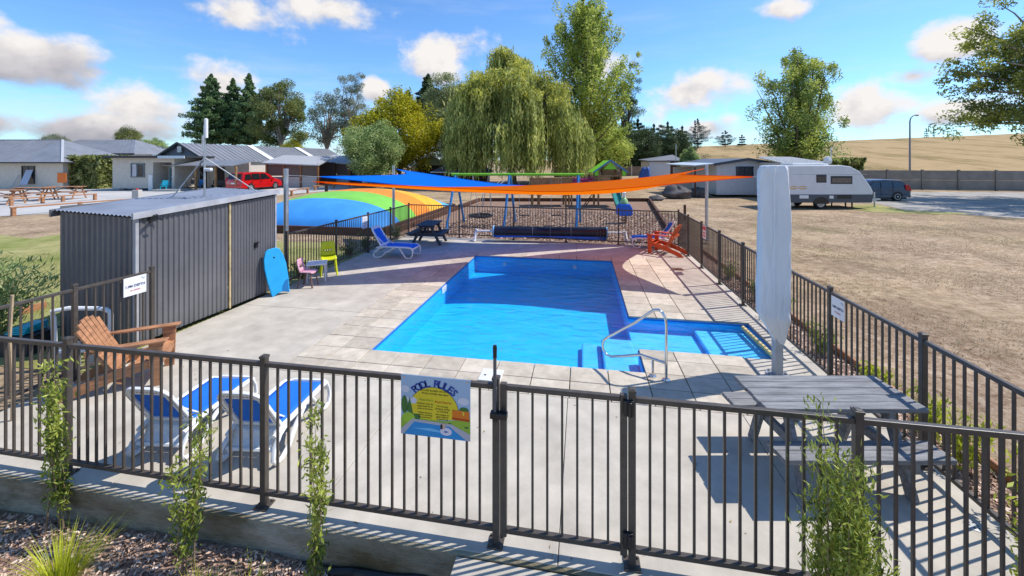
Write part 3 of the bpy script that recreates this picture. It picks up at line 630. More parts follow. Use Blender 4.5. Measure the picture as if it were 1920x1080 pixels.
b = MB(); b.box((.03,2.27,1.12), (.03,.07,.11)); b.tube([(.05,2.24,1.16),(.07,2.24,1.18),(.07,2.3,1.18),(.05,2.3,1.16)], .008, 6); b.build('latch', black, shed)
lamp = thing('floodlight', 'small LED floodlight bracketed under the roof edge of the grey shed', 'floodlight', tuple(shed.matrix_basis @ __import__('mathutils').Vector((.10,.18,1.97))), SR+radians(-50))
b = MB(); b.box((0,0,0), (.19,.03,.14), rx=radians(-28)); b.build('housing', black, lamp, bevel=.006)
b = MB(); b.box((0,-.0155,-.008), (.16,.006,.11), rx=radians(-28)); b.build('lens', M('lamp_glass', (.72,.72,.70), .15, .03), lamp)
b = MB(); b.bar((-.07,.03,0), (-.09,.10,-.03), .02,.01); b.bar((.07,.03,0), (.0,.12,-.03), .02,.01); b.build('bracket', black, lamp)
# antenna mast on the shed roof
Vec = __import__('mathutils').Vector
mp0 = shed.matrix_basis @ Vec((-.55,1.62,2.18))
mast = thing('antenna_mast', 'thin antenna mast with two stays standing on the shed roof', 'antenna', tuple(mp0), SR)
b = MB(); b.tube([(0,0,0),(0,0,1.42)], .018, 8); b.build('pole', galv, mast, smooth=True)
b = MB(); b.tube([(0,0,.78),(-.85,.0,-.08)], .011, 6); b.build('stay', galv, mast, smooth=True)
b = MB(); b.tube([(0,0,.78),(.35,.9,.04)], .011, 6); b.build('stay', galv, mast, smooth=True)
b = MB(); b.lathe([(.0,0),(.034,.01),(.034,.38),(.0,.4)], (.035,0,1.16), 10); b.tube([(-.05,0,.95),(-.05,0,1.22)], .014, 6); b.build('aerial', white, mast, smooth=True)
b = MB(); b.lathe([(.0,-.0),(.035,.01),(.035,.16),(.0,.18)], (.0,0,.54), 10, 'x'); b.build('receiver', white, mast, smooth=True)
b = MB(); b.tube([(0.02,0,.74),(-.10,0,.66),(-.13,0,.52),(-.05,0,.42),(.01,0,.44)], .008, 6); b.build('cable', black, mast, smooth=True)

# ------------------------------------------------------------------ parasol in its cover
um = thing('covered_parasol', 'tall closed parasol in a crinkled white cover on a square steel post', 'parasol', (2.61,6.05,0), YAW)
b = MB(); b.box((0,0,.40), (.10,.10,.80)); b.build('post', M('pale_grey_post', (.47,.47,.46), .4, .05, 4), um, bevel=.006)
b = MB(); b.lathe([(.0,0),(.14,0),(.14,.012),(.0,.014)], (0,0,0), 24)
for k in range(6): b.lathe([(.014,.014),(.014,.035),(.0,.037)], (.11*cos(k*pi/3), .11*sin(k*pi/3), 0), 8)
b.build('base_plate', galv, um)
cov = M('white_parasol_cover', (.82,.83,.84), .42, .03, 3, .8, 6, bdist=.03, trans=.10, stretch=(1,1,.45))
def coverp(u, v):
    z = .46+2.37*v; a = 2*pi*u
    hw = (.192+.008*sin(v*4))*(1-.10*v)*(1 if v > .15 else (.36+.64*(v/.15)))
    c_, s_ = cos(a), sin(a); k = 1/max(abs(c_), abs(s_)); k = min(k, 1.30)**.93
    k *= 1+.030*sin(a*5+v*7)+.03*sin(a*3-v*5+1)+.022*sin(a*11+v*13)*(.5+v)+.05*exp(-((a-4.5+v*.5)/.16)**2)*(1-v)+.05*exp(-((a-4.2-(v-.8)*2.5)/.12)**2)*sst(.5,.8,v)
    top = max(0, (v-.985)/.015); hw *= 1-.12*top
    tw = radians(-24)
    cre = lambda q, w_: exp(-(sin(q)/w_)**2)
    k *= 1+.095*cre(a*2.5+v*3.1+.4, .16)*(.35+.65*sst(.55,1,v))-.085*cre(a*3.0-v*4.2+1.3, .14)*(1-.6*v)+.06*cre(a*1.5+v*7.5, .12)*sst(.5,.1,v)-.06*cre(a*2+v*11, .10)*sst(.75,.95,v)
    k *= 1+.012*sin(a*19+v*5)+.03*sin(a*7+v*26)*max(0, .4-v)
    x0_, y0_ = hw*k*cos(a), hw*.80*k*sin(a); X_ = x0_*cos(tw)-y0_*sin(tw); Y_ = x0_*sin(tw)+y0_*cos(tw)
    lft = sst(.0,.17,v); X_ = (X_*.93-.055)*lft+(.015+X_*.9)*(1-lft)
    return (X_, Y_, z+.02*sin(a*2+.6)*(1-top))
b = MB(); b.grid(lambda u, v: coverp(u, v), 120, 90); vtop = len(b.v)
b.poly([coverp(k/120, 1.0) for k in range(120)]); b.build('cover', cov, um, smooth=38)
b = MB(); b.tube([(-.135,-.150,.95),(-.135,-.150,1.5),(-.125,-.140,2.8)], .008, 6); b.build('seam', M('seam_white', (.82,.82,.83), .5, .02), um, smooth=True)
b = MB(); b.tube([(.065*cos(a*pi/4), .065*sin(a*pi/4), .52+.004*a) for a in range(9)], .012, 6); b.build('tie', white, um, smooth=True)

# ------------------------------------------------------------------ shade sails
def sail(name, label, mat, C, pull, sagc, sage):
    ctr = [sum(p[i] for p in C)/3 for i in range(3)]; n = 26; b = MB(); idx = {}
    def pt(i, j):
        a, c, d = i/n, j/n, (n-i-j)/n; p = [a*C[0][k]+c*C[1][k]+d*C[2][k] for k in range(3)]
        e = [4*a*c, 4*c*d, 4*d*a]; w = sum(pull[k]*e[k] for k in range(3)); full = 27*a*c*d
        q = [p[k]+(ctr[k]-p[k])*min(.95, w) for k in range(3)]; q[2] -= sum(sage[k]*e[k] for k in range(3))*(1-full*.5)+sagc*full
        return tuple(q)
    for i in range(n+1):
        for j in range(n+1-i): idx[i, j] = len(b.v); b.v.append(pt(i, j))
    for i in range(n):
        for j in range(n-i):
            b.f.append((idx[i, j], idx[i+1, j], idx[i, j+1]))
            if i+j < n-1: b.f.append((idx[i+1, j], idx[i+1, j+1], idx[i, j+1]))
    root = thing(name, label, 'shade sail', (0,0,0), 0, 'shade sails over the pool deck')
    b.build('fabric', mat, root, smooth=180)
    for f in (lambda t: (n-t, t), lambda t: (0, n-t), lambda t: (t, 0)):
        h = MB(); h.tube([pt(*f(t)) for t in range(n+1)], .012, 5); h.build('hem', mat, root, smooth=True)
    return root
orange_f = M('orange_sail_fabric', (.97,.19,.002), .8, .05, 60, trans=.60, spec=.08)
blue_f = M('blue_sail_fabric', (.004,.19,.82), .8, .05, 60, trans=.42, spec=.08)
LN, LF, RF, RN = (-6.93,8.66,0), (-7.40,15.25,0), (4.42,15.62,0), (4.05,10.1,0)
sb = sail('shade_sail', 'blue triangular shade sail stretched over the far left deck', blue_f, [(-6.35,9.1,2.50),(-7.15,15.0,2.56),(4.25,15.5,2.22)], [.30,.36,.34], .34, [.05,.40,.52])
so_ = sail('shade_sail', 'orange triangular shade sail reaching over the pool to the right', orange_f, [(-6.30,8.75,2.40),(4.28,15.48,2.60),(3.84,10.06,2.53)], [-.16,.36,.42], .34, [.34,.04,.36])
def spost(label, p, h):
    t = thing('sail_post', label, 'post', (*p, -.07), 0, 'steel posts of the shade sails')
    b = MB(); b.lathe([(.055,0),(.055,h+.05),(.058,h+.05),(.058,h+.08),(.0,h+.09)], (0,0,0), 16); b.build('tube', galv, t, smooth=True)
    b = MB(); b.lathe([(.13,0),(.13,.015),(.0,.016)], (0,0,.06), 16); b.build('flange', galv, t)
    return t
spost('steel sail post beside the far end of the grey shed', LN, 2.62); spost('steel sail post outside the far left fence corner holding the blue sail', LF, 2.62)
spost('steel sail post beyond the far right fence corner behind the orange sail', RF, 2.68); spost('steel sail post outside the right fence hidden beside the covered parasol', RN, 2.62)
for par, a, c in ((sb,(LN[0],LN[1],2.55),(-6.35,9.1,2.50)),(sb,(LF[0],LF[1],2.6),(-7.15,15.0,2.56)),(sb,(RF[0],RF[1],2.22),(4.25,15.5,2.22)),(so_,(LN[0],LN[1],2.38),(-6.30,8.75,2.40)),(so_,(RF[0],RF[1],2.62),(4.28,15.48,2.60)),(so_,(RN[0],RN[1],2.55),(3.84,10.06,2.53))):
    b = MB(); b.tube([a, c], .006, 5); b.lathe([(.03,-.004),(.03,.004)], c, 8); b.build('tension_wire', galv, par)

# ------------------------------------------------------------------ sun loungers
def make_lounger():
    t = thing('sun_lounger', 'x', 'sun lounger', (0,0,0), 0, 'white and blue sun loungers')
    def sym(name, fn, mat=white, **k):
        for s in (-1, 1): fn(s).build(name, mat, t, **k)
    def rail(s):
        b = MB(); b.tube([(s*.275,-.14,.30),(s*.28,.0,.335),(s*.285,.3,.335),(s*.285,.8,.335),(s*.28,.93,.325),(s*.262,1.0,.29),(s*.25,1.01,.2)], [.026,.034,.034,.034,.034,.03,.024], 8, sq=.8); return b
    sym('side_rail', rail, smooth=True)
    for pts_, r_ in (([(-.26,1.0,.29),(-.2,1.02,.3),(.2,1.02,.3),(.26,1.0,.29)],.026),([(-.27,-.02,.31),(.27,-.02,.31)],.022),([(-.27,.45,.29),(.27,.45,.29)],.018)): b = MB(); b.tube(pts_, r_, 8); b.build('cross_rail', white, t, smooth=True)
    b = MB(); b.grid(lambda u, v: ((u-.5)*.50, .03+v*.95, .352-.014*sin(pi*u)*sin(pi*v)-.05*max(0, (v-.88)/.12)**2), 8, 16); o = b.build('seat_sling', blue_sling, t, smooth=True); so2 = o.modifiers.new('th', 'SOLIDIFY'); so2.thickness = .006
    def rear_leg(s):
        b = MB(); b.tube([(s*.285,.42,.31),(s*.30,.22,.20),(s*.315,.05,.06),(s*.318,-.06,.022),(s*.318,-.17,.03),(s*.315,-.215,.09),(s*.305,-.18,.18),(s*.29,-.06,.275),(s*.282,.08,.315)], [.03,.03,.03,.028,.028,.028,.028,.028,.03], 8, sq=.75); return b
    def front_leg(s):
        b = MB(); b.tube([(s*.285,.60,.31),(s*.30,.70,.17),(s*.31,.80,.04),(s*.31,.88,.02),(s*.308,.96,.035),(s*.30,1.01,.12),(s*.285,1.01,.22),(s*.27,.97,.31)], [.028,.028,.026,.025,.025,.025,.025,.028], 8, sq=.75); return b
    sym('leg', rear_leg, smooth=True); sym('leg', front_leg, smooth=True)
    # raised back: moulded frame with a sling panel
    A_ = radians(58); ca, sa = cos(A_), sin(A_)
    def bp(x, h, o=0): return (x, -h*ca-o*sa, .345+h*sa-o*ca)
    def rr(w0, w1, h0, h1, r, n=5):
        P = []
        for cx_, cz_, a0 in ((w1-r, h1-r, 0), (-w1+r, h1-r, pi/2)):
            P += [(cx_+r*cos(a0+pi/2*k/n), cz_+r*sin(a0+pi/2*k/n)) for k in range(n+1)]
        P += [(-w0, h0), (w0, h0)]; return P
    def rr4(w0, w1, h0, h1, r): 
        P = rr(w0, w1, h0, h1, r); return P
    out_, in_ = rr4(.285, .265, -.02, .66, .15), rr4(.205, .20, .06, .56, .05); n = len(out_); b = MB()
    for o in (.018, -.018): b.v += [bp(x, h, o) for x, h in out_]+[bp(x, h, o) for x, h in in_]
    for k in range(n):
        j = (k+1) % n
        b.f += [(k, j, n+j, n+k), (2*n+k, 2*n+j, 3*n+j, 3*n+k), (k, j, 2*n+j, 2*n+k), (n+k, n+j, 3*n+j, 3*n+k)]
    b.build('back_frame', white, t, smooth=30, bevel=.007)
    b = MB(); b.poly([bp(x*1.02, h, -.004) for x, h in in_]); o = b.build('back_sling', blue_sling, t); m_ = o.modifiers.new('th', 'SOLIDIFY'); m_.thickness = .006
    b = MB()
    for k in range(13):
        for s in (-1, 1):
            h = .10+k*.036; c = bp(s*(.245-.0*h), h, .0185); b.box(c, (.010,.002,.018), rx=pi/2-A_)
    for k in range(9): c = bp(-.15+k*.0375, .61, .0185); b.box(c, (.018,.002,.010), rx=pi/2-A_)
    o = b.build('slot', M('dark_slot', (.02,.02,.025), .6, .05), t); o['kind'] = 'stuff'
    b = MB(); b.grid(lambda u, v: ((u-.5)*(.54-.06*v), -.05-.10*v*v, .33-.17*v), 4, 4); o = b.build('rear_skirt', white, t, smooth=True); m_ = o.modifiers.new('th', 'SOLIDIFY'); m_.thickness = .015
    b = MB(); b.tube([(-.27,-.15,.16),(.27,-.15,.16)], .02, 6); b.build('axle', white, t, smooth=True)
    for sx_ in (-.2,.2): b = MB(); b.bar((sx_,.17,.33), (sx_,-.17,.62), .03,.015); b.build('prop', white, t)
    return t
lng = make_lounger()
def face(X, Y): return (*cam(X, Y), 0)
lng.location = face(-3.42,4.10); lng.rotation_euler = (0,0,YAW-radians(4)); lng.scale = (.86,.86,.86)
lng['label'] = 'white and blue lounger inside the front fence, the one nearer the wooden chair'
dup(lng, face(-2.50,4.03), YAW-radians(4), 'white and blue lounger inside the front fence, the one nearer the rules sign', s=.86)
dup(lng, face(-3.86,12.42), YAW-radians(100), 'white and blue lounger standing alone by the far left fence', s=1.0)
dup(lng, face(5.02,13.62), YAW+radians(82), 'white lounger half hidden behind the orange garden chair in the far right corner', s=1.0)

# ------------------------------------------------------------------ adirondack chairs
def adirondack(label, loc, rz, mat, group, s=1.0):
    t = thing('garden_chair', label, 'garden chair', loc, rz, group, s)
    for y in (-.27, .27):
        b = MB(); b.prism([(.0,.34),(.03,.26),(-.40,.15),(-.86,-.0),(-.98,.0),(-.88,.12),(-.42,.28)], y-.012, y+.012); b.build('side_stringer', mat, t, bevel=.004)
        yy_ = y*1.08
        b = MB(); b.prism([(-.055,.0),(.055,.0),(.075,.56),(-.075,.56)], yy_-.014, yy_+.014); b.build('leg', mat, t, bevel=.004)
        b = MB(); b.prism([(.11,yy_-.06),(.12,yy_+.06),(-.30,yy_+.055),(-.64,yy_+.035*(1 if y > 0 else 1)),(-.64,yy_-.035),(-.30,yy_-.055)], .56, .584, 'xy'); b.build('arm', mat, t, bevel=.005)
    for k in range(5):
        x = -.0-.095*k; z = .345-.042*k-.004*k*k
        b = MB(); b.box((x,0,z), (.085,.56,.022), ry=radians(-22)*-1); b.build('seat_slat', mat, t, bevel=.004)
    th = radians(27); n = 6
    for k in range(n):
        f = (k-(n-1)/2)/((n-1)/2); y0, y1 = f*.20, f*.255; L_ = .80-.09*abs(f)**2
        p0 = (-.43, y0, .19); d = (-sin(th), 0, cos(th)); p1 = (p0[0]+d[0]*L_, y1, p0[2]+d[2]*L_)
        b = MB(); b.bar(p0, p1, .084, .02, (cos(th),0,sin(th))); b.tube([p1, (p1[0]-.0, p1[1], p1[2]+.002)], .01, 6); b.build('back_slat', mat, t, bevel=.004)
    b = MB(); b.box((-.655,0,.545), (.03,.68,.07)); b.box((-.44,0,.22), (.03,.52,.07)); b.build('back_rail', mat, t, bevel=.004)
    b = MB(); b.box((.045,0,.30), (.022,.56,.10)); b.build('front_apron', mat, t, bevel=.004)
    return t
adirondack('reddish brown wooden slatted garden chair in the near left corner of the deck', (*cam(-4.72,5.52), 0), YAW+radians(26.7), wood_red, 'wooden slatted garden chairs', 1.0)
adirondack('bright orange painted slatted garden chair at the far right by the pool cover roller', (*cam(4.50,13.0), 0), YAW+radians(141), orange_wood, 'wooden slatted garden chairs', 1.04)

# ------------------------------------------------------------------ picnic tables
def picnic(label, loc, rz, mat, L_, w, h, sh_, so_x, nplank, group, plw=.12, name='picnic_table'):
    """long axis local x; so_x = half spread of the feet"""
    t = thing(name, label, 'picnic table', loc, rz, group)
    pw = w/nplank
    for k in range(nplank):
        y = -w/2+pw*(k+.5); b = MB(); b.box((R.uniform(-.006,.006), y, h-.02+R.uniform(-.002,.002)), (L_, pw-.0035, .04)); b.build('tabletop_plank', mat, t, bevel=.005)
    for s in (-1, 1):
        for k in range(2):
            y = s*(so_x-.02+(k-.5)*.122); b = MB(); b.box((R.uniform(-.006,.006), y, sh_-.02), (L_, .119, .04)); b.build('seat_plank', mat, t, bevel=.005)
    for e in (-1, 1):
        x = e*(L_/2-.25)
        for s in (-1, 1):
            b = MB(); b.bar((x, s*so_x*.96, .0), (x, s*w*.24, h-.045), .09, .045, (1,0,0)); b.build('leg', mat, t, bevel=.004)
        b = MB(); b.bar((x-e*.05, -so_x-.08, sh_-.09), (x-e*.05, so_x+.08, sh_-.09), .045, .09); b.build('seat_bearer', mat, t, bevel=.004)
        b = MB(); b.bar((x-e*.05, -w/2+.03, h-.085), (x-e*.05, w/2-.03, h-.085), .045, .08); b.build('top_bearer', mat, t, bevel=.004)
        b = MB(); b.bar((x-e*.08, 0, sh_-.06), (e*.08, 0, h-.08), .06, .04, (0,1,0)); b.build('brace', mat, t, bevel=.004)
    return t
picnic('weathered grey timber picnic table by the right fence near the gate', (*cam(2.955,3.86), 0), YAW, grey_wood, 1.42, .56, .72, .43, .40, 5, 'picnic tables by the pool')
picnic('charcoal picnic table at the far left end of the deck under the blue sail', (*cam(-2.9,14.35), 0), YAW+radians(84), dark_wood, 1.25, .62, .72, .43, .52, 5, 'picnic tables by the pool')

# ------------------------------------------------------------------ pool fittings
t = thing('pool_handrail', 'bent stainless steel handrail at the near right corner of the pool', 'handrail', (1.098,5.65,0), 0)
d_ = (-.9*.998, .43)
def hp(s_, z): return (d_[0]*s_, d_[1]*s_, z)
b = MB(); b.tube([hp(0,0),hp(0,.40),hp(0,.74),hp(.012,.82),hp(.05,.885),hp(.10,.91),hp(.16,.895),hp(.24,.825),hp(.42,.664),(hp(.80,.375)),hp(.865,.315),hp(.895,.25),hp(.885,.17),hp(.84,.115),hp(.76,.10),hp(.60,.15),hp(.40,.225),hp(.332,.245),hp(.27,.24),hp(.13,.232),hp(.0,.225)], .019, 10); b.build('rail', steel, t, smooth=True)
b = MB(); b.tube([hp(.175,.232),hp(.175,0)], .017, 10); b.build('strut', steel, t, smooth=True)
for s_ in (0, .175): b = MB(); c = hp(s_, 0); b.lathe([(.05,.0),(.05,.012),(.024,.02),(.024,.03)], c, 16); b.build('flange', steel, t, smooth=True)
rl = thing('pool_cover_roller', 'pool cover rolled up on a white trestle roller at the far end of the deck', 'pool cover roller', (*cam(1.34,14.55), 0), YAW-radians(4.5))
blk = M('dark_navy_pool_cover', (.014,.016,.026), .28, .2, 3, .3, 20); blu = M('blue_cover_face', (.015,.13,.55), .4, .1, 4)
b = MB(); b.lathe([(.0,-2.0),(.20,-2.0),(.205,-1.2),(.195,0),(.205,1.1),(.215,2.0),(.0,2.0)], (0,0,.34), 22, 'x'); b.build('rolled_cover', blk, rl, smooth=True)
for e in (-1, 1):
    b = MB(); b.lathe([(.0,-.02),(.222,-.02),(.222,.02),(.0,.02)], (e*2.0,0,.34), 22, 'x'); b.build('end_disc', M('pale_blue_disc', (.25,.55,.80), .4, .05), rl)
    b = MB(); b.tube([(e*2.0,0,.36),(e*2.62,0,.36)], .035, 10); b.build('axle', white, rl, smooth=True)
    b = MB(); b.tube([(e*2.62,0,.42),(e*2.66,0,.32),(e*2.68,-.18,.02)], .045, 8); b.tube([(e*2.64,0,.34),(e*2.68,.18,.02)], .045, 8); b.tube([(e*2.68,-.24,.03),(e*2.68,.24,.03)], .03, 8); b.build('trestle', white, rl, smooth=True)
b = MB(); b.grid(lambda u, v: (-1.95+3.9*u, -.185-.02*v, .24-.19*v*(.12+.55*max(0,.5-u)+1.05*max(0,u-.45))), 20, 4); o = b.build('loose_flap', blu, rl, smooth=True); m_ = o.modifiers.new('th', 'SOLIDIFY'); m_.thickness = .01
b = MB()
for x in (-.6,.02,.75): b.tube([(x, -.21*cos(a), .34+.21*sin(a)) for a in [k*pi/8 for k in range(-4, 9)]], .006, 5)
b.build('strap', M('strap_grey', (.25,.25,.27), .6, .05), rl, smooth=True)
t = tag(MB().add([],[]).lathe([(.034,-.66),(.036,-.6),(.036,.6),(.034,.66)], (0,0,0), 12, 'y').build('pool_noodle', M('pale_yellow_foam', (.72,.56,.24), .8, .15, 9, .4, 30), None, True), 'faded yellow foam pool noodle floating at the right end of the shallow pool', 'pool noodle')
t.location = (2.84,7.16,-.062); t.rotation_euler = (0,0,radians(2))
t = thing('skimmer_lid', 'square white skimmer lid set in the near pool edge behind the gate latch', 'lid', (*G(921,704), 0), 0)
b = MB(); b.box((0,0,.006), (.30,.30,.012)); b.build('lid', M('offwhite_lid', (.66,.66,.63), .5, .04), t, bevel=.004)
b = MB(); b.lathe([(.016,.0),(.016,.002),(.0,.002)], (-.08,-.02,.0121), 10); b.build('finger_hole', black, t)
t = thing('drain_cover', 'small square brown drain cover in the concrete beside the right fence', 'drain cover', (*G(1271,505), 0), 0)
b = MB(); b.box((0,0,.004), (.26,.26,.008)); b.build('plate', M('rusty_plate', (.24,.12,.08), .7, .2), t, bevel=.002)
for k in range(4):
    b = MB(); b.box((0,-.09+.06*k,.0095), (.2,.02,.003)); b.build('bar', brown_wood, t)
t = thing('drain_cover', 'round steel drain cover in the concrete beside the grey picnic table', 'drain cover', (*G(1826,986), 0), 0)
b = MB(); b.lathe([(.06,.0),(.06,.004),(.0,.005)], (0,0,0), 18); b.build('plate', galv, t)
b = MB()
for k in range(6): b.box((.03*cos(k*pi/3), .03*sin(k*pi/3), .0052), (.012,.012,.001))
b.build('hole', black, t)

# ------------------------------------------------------------------ bodyboard, children's furniture
bx_, by_ = -6.40, 7.84
t = thing('bodyboard', 'bright blue foam bodyboard leaning upright against the end of the grey shed', 'bodyboard', (bx_, by_, 0), radians(58))
t.rotation_euler = (radians(-10), radians(-7), radians(58))
prof = [(-.19,.0),(-.225,.35),(-.235,.65),(-.21,.85),(-.15,1.01),(-.09,1.05),(.09,1.05),(.15,1.01),(.21,.85),(.235,.65),(.225,.35),(.19,.0),(.05,.06),(-.05,.06)]
b = MB(); b.prism([(x*.92, z*.97) for x, z in prof], -.028, .028); b.build('board', M('cyan_foam', (.015,.36,.72), .55, .06, 4), t, bevel=.012)
b = MB(); b.lathe([(.018,-.031),(.018,-.028),(.0,-.031)], (.0,0,.82), 10, 'y'); b.build('plug', black, t)
b = MB(); b.poly([(.03,-.0295,.075),(.155,-.0295,.02),(.188,-.0295,.30),(.11,-.0295,.26),(.05,-.0295,.17)]); b.build('tail_panel', M('dark_cyan', (.01,.16,.42), .5, .04), t)
def kidchair(label, loc, rz, mat, legm, s):
    """front faces local -y"""
    t = thing('child_chair', label, 'chair', loc, rz, 'plastic children chairs', s)
    b = MB(); b.grid(lambda u, v: ((u-.5)*.36, -.19+.36*v, .44-.012*sin(pi*u)+.012*(abs(2*u-1)**3)-.03*max(0, .12-v)/.12+.012*v), 10, 10); o = b.build('seat', mat, t, smooth=True); m_ = o.modifiers.new('th', 'SOLIDIFY'); m_.thickness = .022
    b = MB(); w = lambda z: .18-.02*(z-.44)/.36
    fb = lambda x, z: (x, .165+.10*(z-.44)/.36+.02*sin(pi*(z-.44)/.36)-.25*x*x, z)
    zs = [.44,.50,.55,.60,.68,.76,.80]; rows_ = []
    for z in zs: rows_.append([fb(w(z)*(k/5-1)*(1 if z < .8 else .86), z) for k in range(11)])
    n0 = 0
    b.v = [p for r in rows_ for p in r]
    for j in range(len(zs)-1):
        for k in range(10):
            if j == 2 and 2 <= k <= 7: continue
            b.f.append((j*11+k, j*11+k+1, (j+1)*11+k+1, (j+1)*11+k))
    o = b.build('backrest', mat, t, smooth=True); m_ = o.modifiers.new('th', 'SOLIDIFY'); m_.thickness = .022
    for sx in (-1, 1):
        for sy in (-1, 1):
            b = MB(); b.bar((sx*.15, sy*.12, .43), (sx*.19, sy*.20+(.02 if sy > 0 else 0), 0), .038, .034); b.build('leg', legm, t, bevel=.006)
    return t
lime = M('lime_plastic', (.62,.66,.01), .4, .04, 3); pink = M('pink_plastic', (.62,.34,.42), .5, .05, 3); brn = M('brown_plastic', (.16,.09,.085), .5, .1)
kidchair('lime green plastic stacking chair by the left fence', (*G(616,514), 0), YAW+radians(28), lime, lime, 1.0)
c2 = kidchair('small pink plastic child chair with dark legs pulled up to the white table', (*G(578,537), 0), YAW+radians(92), pink, brn, .80)
t = thing('child_table', 'low white plastic table between the pink and lime chairs', 'table', (*G(594,526), 0), YAW+radians(20))
b = MB(); b.box((0,0,.425), (.44,.44,.03)); b.build('tabletop', white, t, bevel=.012)
for sx in (-1, 1):
    for sy in (-1, 1):
        b = MB(); b.bar((sx*.19, sy*.19, .41), (sx*.20, sy*.20, 0), .035, .035); b.build('leg', M('pale_grey_leg', (.60,.59,.58), .5, .05), t, bevel=.005)
# ------------------------------------------------------------------ jumping pillow
jp = thing('jumping_pillow', 'giant striped inflatable jumping pillow in blue green orange and yellow', 'jumping pillow', (0,0,-.07), 0)
JX0, JX1, JY0, JY1 = -15.2, -7.9, 15.0, 24.2
bands = [(15.0,16.9,'blue',(.055,.30,.72)),(16.9,18.7,'green',(.20,.55,.06)),(18.7,20.6,'orange',(.85,.25,.015)),(20.6,22.8,'yellow',(.88,.43,.03)),(22.8,24.2,'pale_blue',(.10,.42,.72))]
def pil(x, y):
    u, v = (x-JX0)/(JX1-JX0)*2-1, (y-JY0)/(JY1-JY0)*2-1
    return .20+1.26*((1-abs(u)**2.3)**.62)*((1-abs(v)**2.6)**.62)
JA = radians(-1.5)
for y0, y1, nm, c in bands:
    b = MB(); b.grid(lambda u, v: (JX0+(JX1-JX0)*(.5-.5*cos(pi*u)), y0+(y1-y0)*v, pil(JX0+(JX1-JX0)*(.5-.5*cos(pi*u)), min(JY1, max(JY0, y0+(y1-y0)*v)))), 40, 12); b.build('band', M('pillow_'+nm, c, .5, .06, 1.5, .08, 4), jp, smooth=180)
for p, q in (((JX0-.1,JY0-.08),(JX1+.1,JY0-.08)),((JX1+.14,JY0-.1),(JX1+.14,JY1+.1)),((JX0-.14,JY0-.1),(JX0-.14,JY1+.1)),((JX0-.1,JY1+.08),(JX1+.1,JY1+.08))):
    b = MB(); b.bar((*p,.15), (*q,.15), .12,.32); b.build('edge_board', brown_wood, jp)

# ------------------------------------------------------------------ playground in the bark pit
def board(label, p, q, h=.26, w=.14, z=-.07, mat=brown_wood, group='timber edge boards of the bark pit'):
    d = sqrt((q[0]-p[0])**2+(q[1]-p[1])**2); b = MB(); b.box((d/2,0,h/2), (d,w,h))
    o = b.build('edge_board', mat, None, bevel=.015); o.location = (*p, z); o.rotation_euler = (0,0,atan2(q[1]-p[1], q[0]-p[0])); return tag(o, label, 'edging', group)
pA, pB, pC, pD = G(736,440,-.06), G(899,377.5,-.06), G(1218,378,-.06), G(1251,421,-.06)
board('long brown timber edge on the left of the bark playground', pA, pB); board('brown timber edge along the far side of the bark playground', (pB[0]+.1,pB[1]), (pC[0]-.1,pC[1])); board('brown timber edge on the right of the bark playground', pC, (pD[0]-.4,pD[1]-2.5))
board('red brown timber edge of the planting strip outside the right fence', (3.86,2.2), (3.86,14.2), .12, .05, -.07, wood_red, 'timber edges of planting strips')
board('short red brown timber edge in the grass beyond the near left fence', G(40,590,-.06), G(86,576,-.06), .14, .06, -.07, wood_red, 'timber edges of planting strips')
sw_blue = M('blue_swing_frame', (.03,.20,.48), .4, .08); sw_green = M('green_swing_beam', (.20,.55,.03), .4, .08)
s0 = cam(-2.2, 18.5)
sg = thing('swing_set', 'blue framed swing set with long green top beam in the bark playground', 'swing set', (*s0, -.07), YAW-radians(1))
apx = [-.35, 2.1, 5.2]; zt = 2.34
b = MB(); b.tube([(-.55,0,zt),(5.45,0,zt)], .06, 10); b.build('top_beam', sw_green, sg, smooth=True)
for x in apx:
    for s in (-1, 1):
        b = MB(); b.tube([(x+s*.02, s*.06, zt-.05),(x+s*.24, s*1.05, 0)], .055, 8); b.build('leg', sw_blue, sg, smooth=True)
nest = thing('nest_swing', 'round black nest swing hanging from the green swing beam', 'swing', (*cam(-1.42,18.4), .42), YAW)
b = MB(); b.tube([(.52*cos(2*pi*k/24), .52*sin(2*pi*k/24), 0) for k in range(24)], .05, 8, closed=True); b.build('ring', black, nest, smooth=True)
b = MB()
for k in range(-4, 5):
    c = .11*k; l = sqrt(max(.01, .25-c*c)); b.bar((c,-l,0), (c,l,0), .014,.01); b.bar((-l,c,0), (l,c,0), .014,.01)
b.build('net', black, nest)
for s in (-1, 1):
    b = MB(); b.tube([(s*.5,0,0),(s*.35,0,1.8)], .012, 5); b.tube([(0,s*.5,0),(s*.35,0,1.8)], .012, 5); b.build('rope', M('grey_chain', (.35,.35,.36), .5, .1), nest)
for nm, x in (('first',2.75),('second',4.2)):
    w = thing('playground_swing', f'flat swing seat on chains, {nm} in the right bay of the swing set', 'swing', (*cam(-2.2+x,18.45), .42), YAW, 'swing seats on the swing set')
    b = MB(); b.box((0,0,0), (.46,.18,.03)); b.build('seat', black, w, bevel=.01)
    for s in (-1, 1): b = MB(); b.tube([(s*.22,0,.01),(s*.24,0,1.84)], .008, 5); b.build('chain', MATS['grey_chain'], w)
rk = thing('spring_rider', 'blue spring rider with white and green head beside the slide', 'spring rider', (*cam(5.25,19.1), -.07), YAW)
b = MB(); b.tube([(.12*cos(k*.7), .12*sin(k*.7), .03+.009*k) for k in range(40)], .02, 6); b.build('spring', brown_wood, rk, smooth=True)
b = MB(); b.prism([(-.28,.40),(.28,.40),(.36,.48),(.34,.75),(.22,.95),(-.22,.95),(-.34,.75),(-.36,.48)], -.22, .22); b.build('seat_body', M('bright_blue_plastic', (.015,.13,.60), .35, .05), rk, bevel=.04)
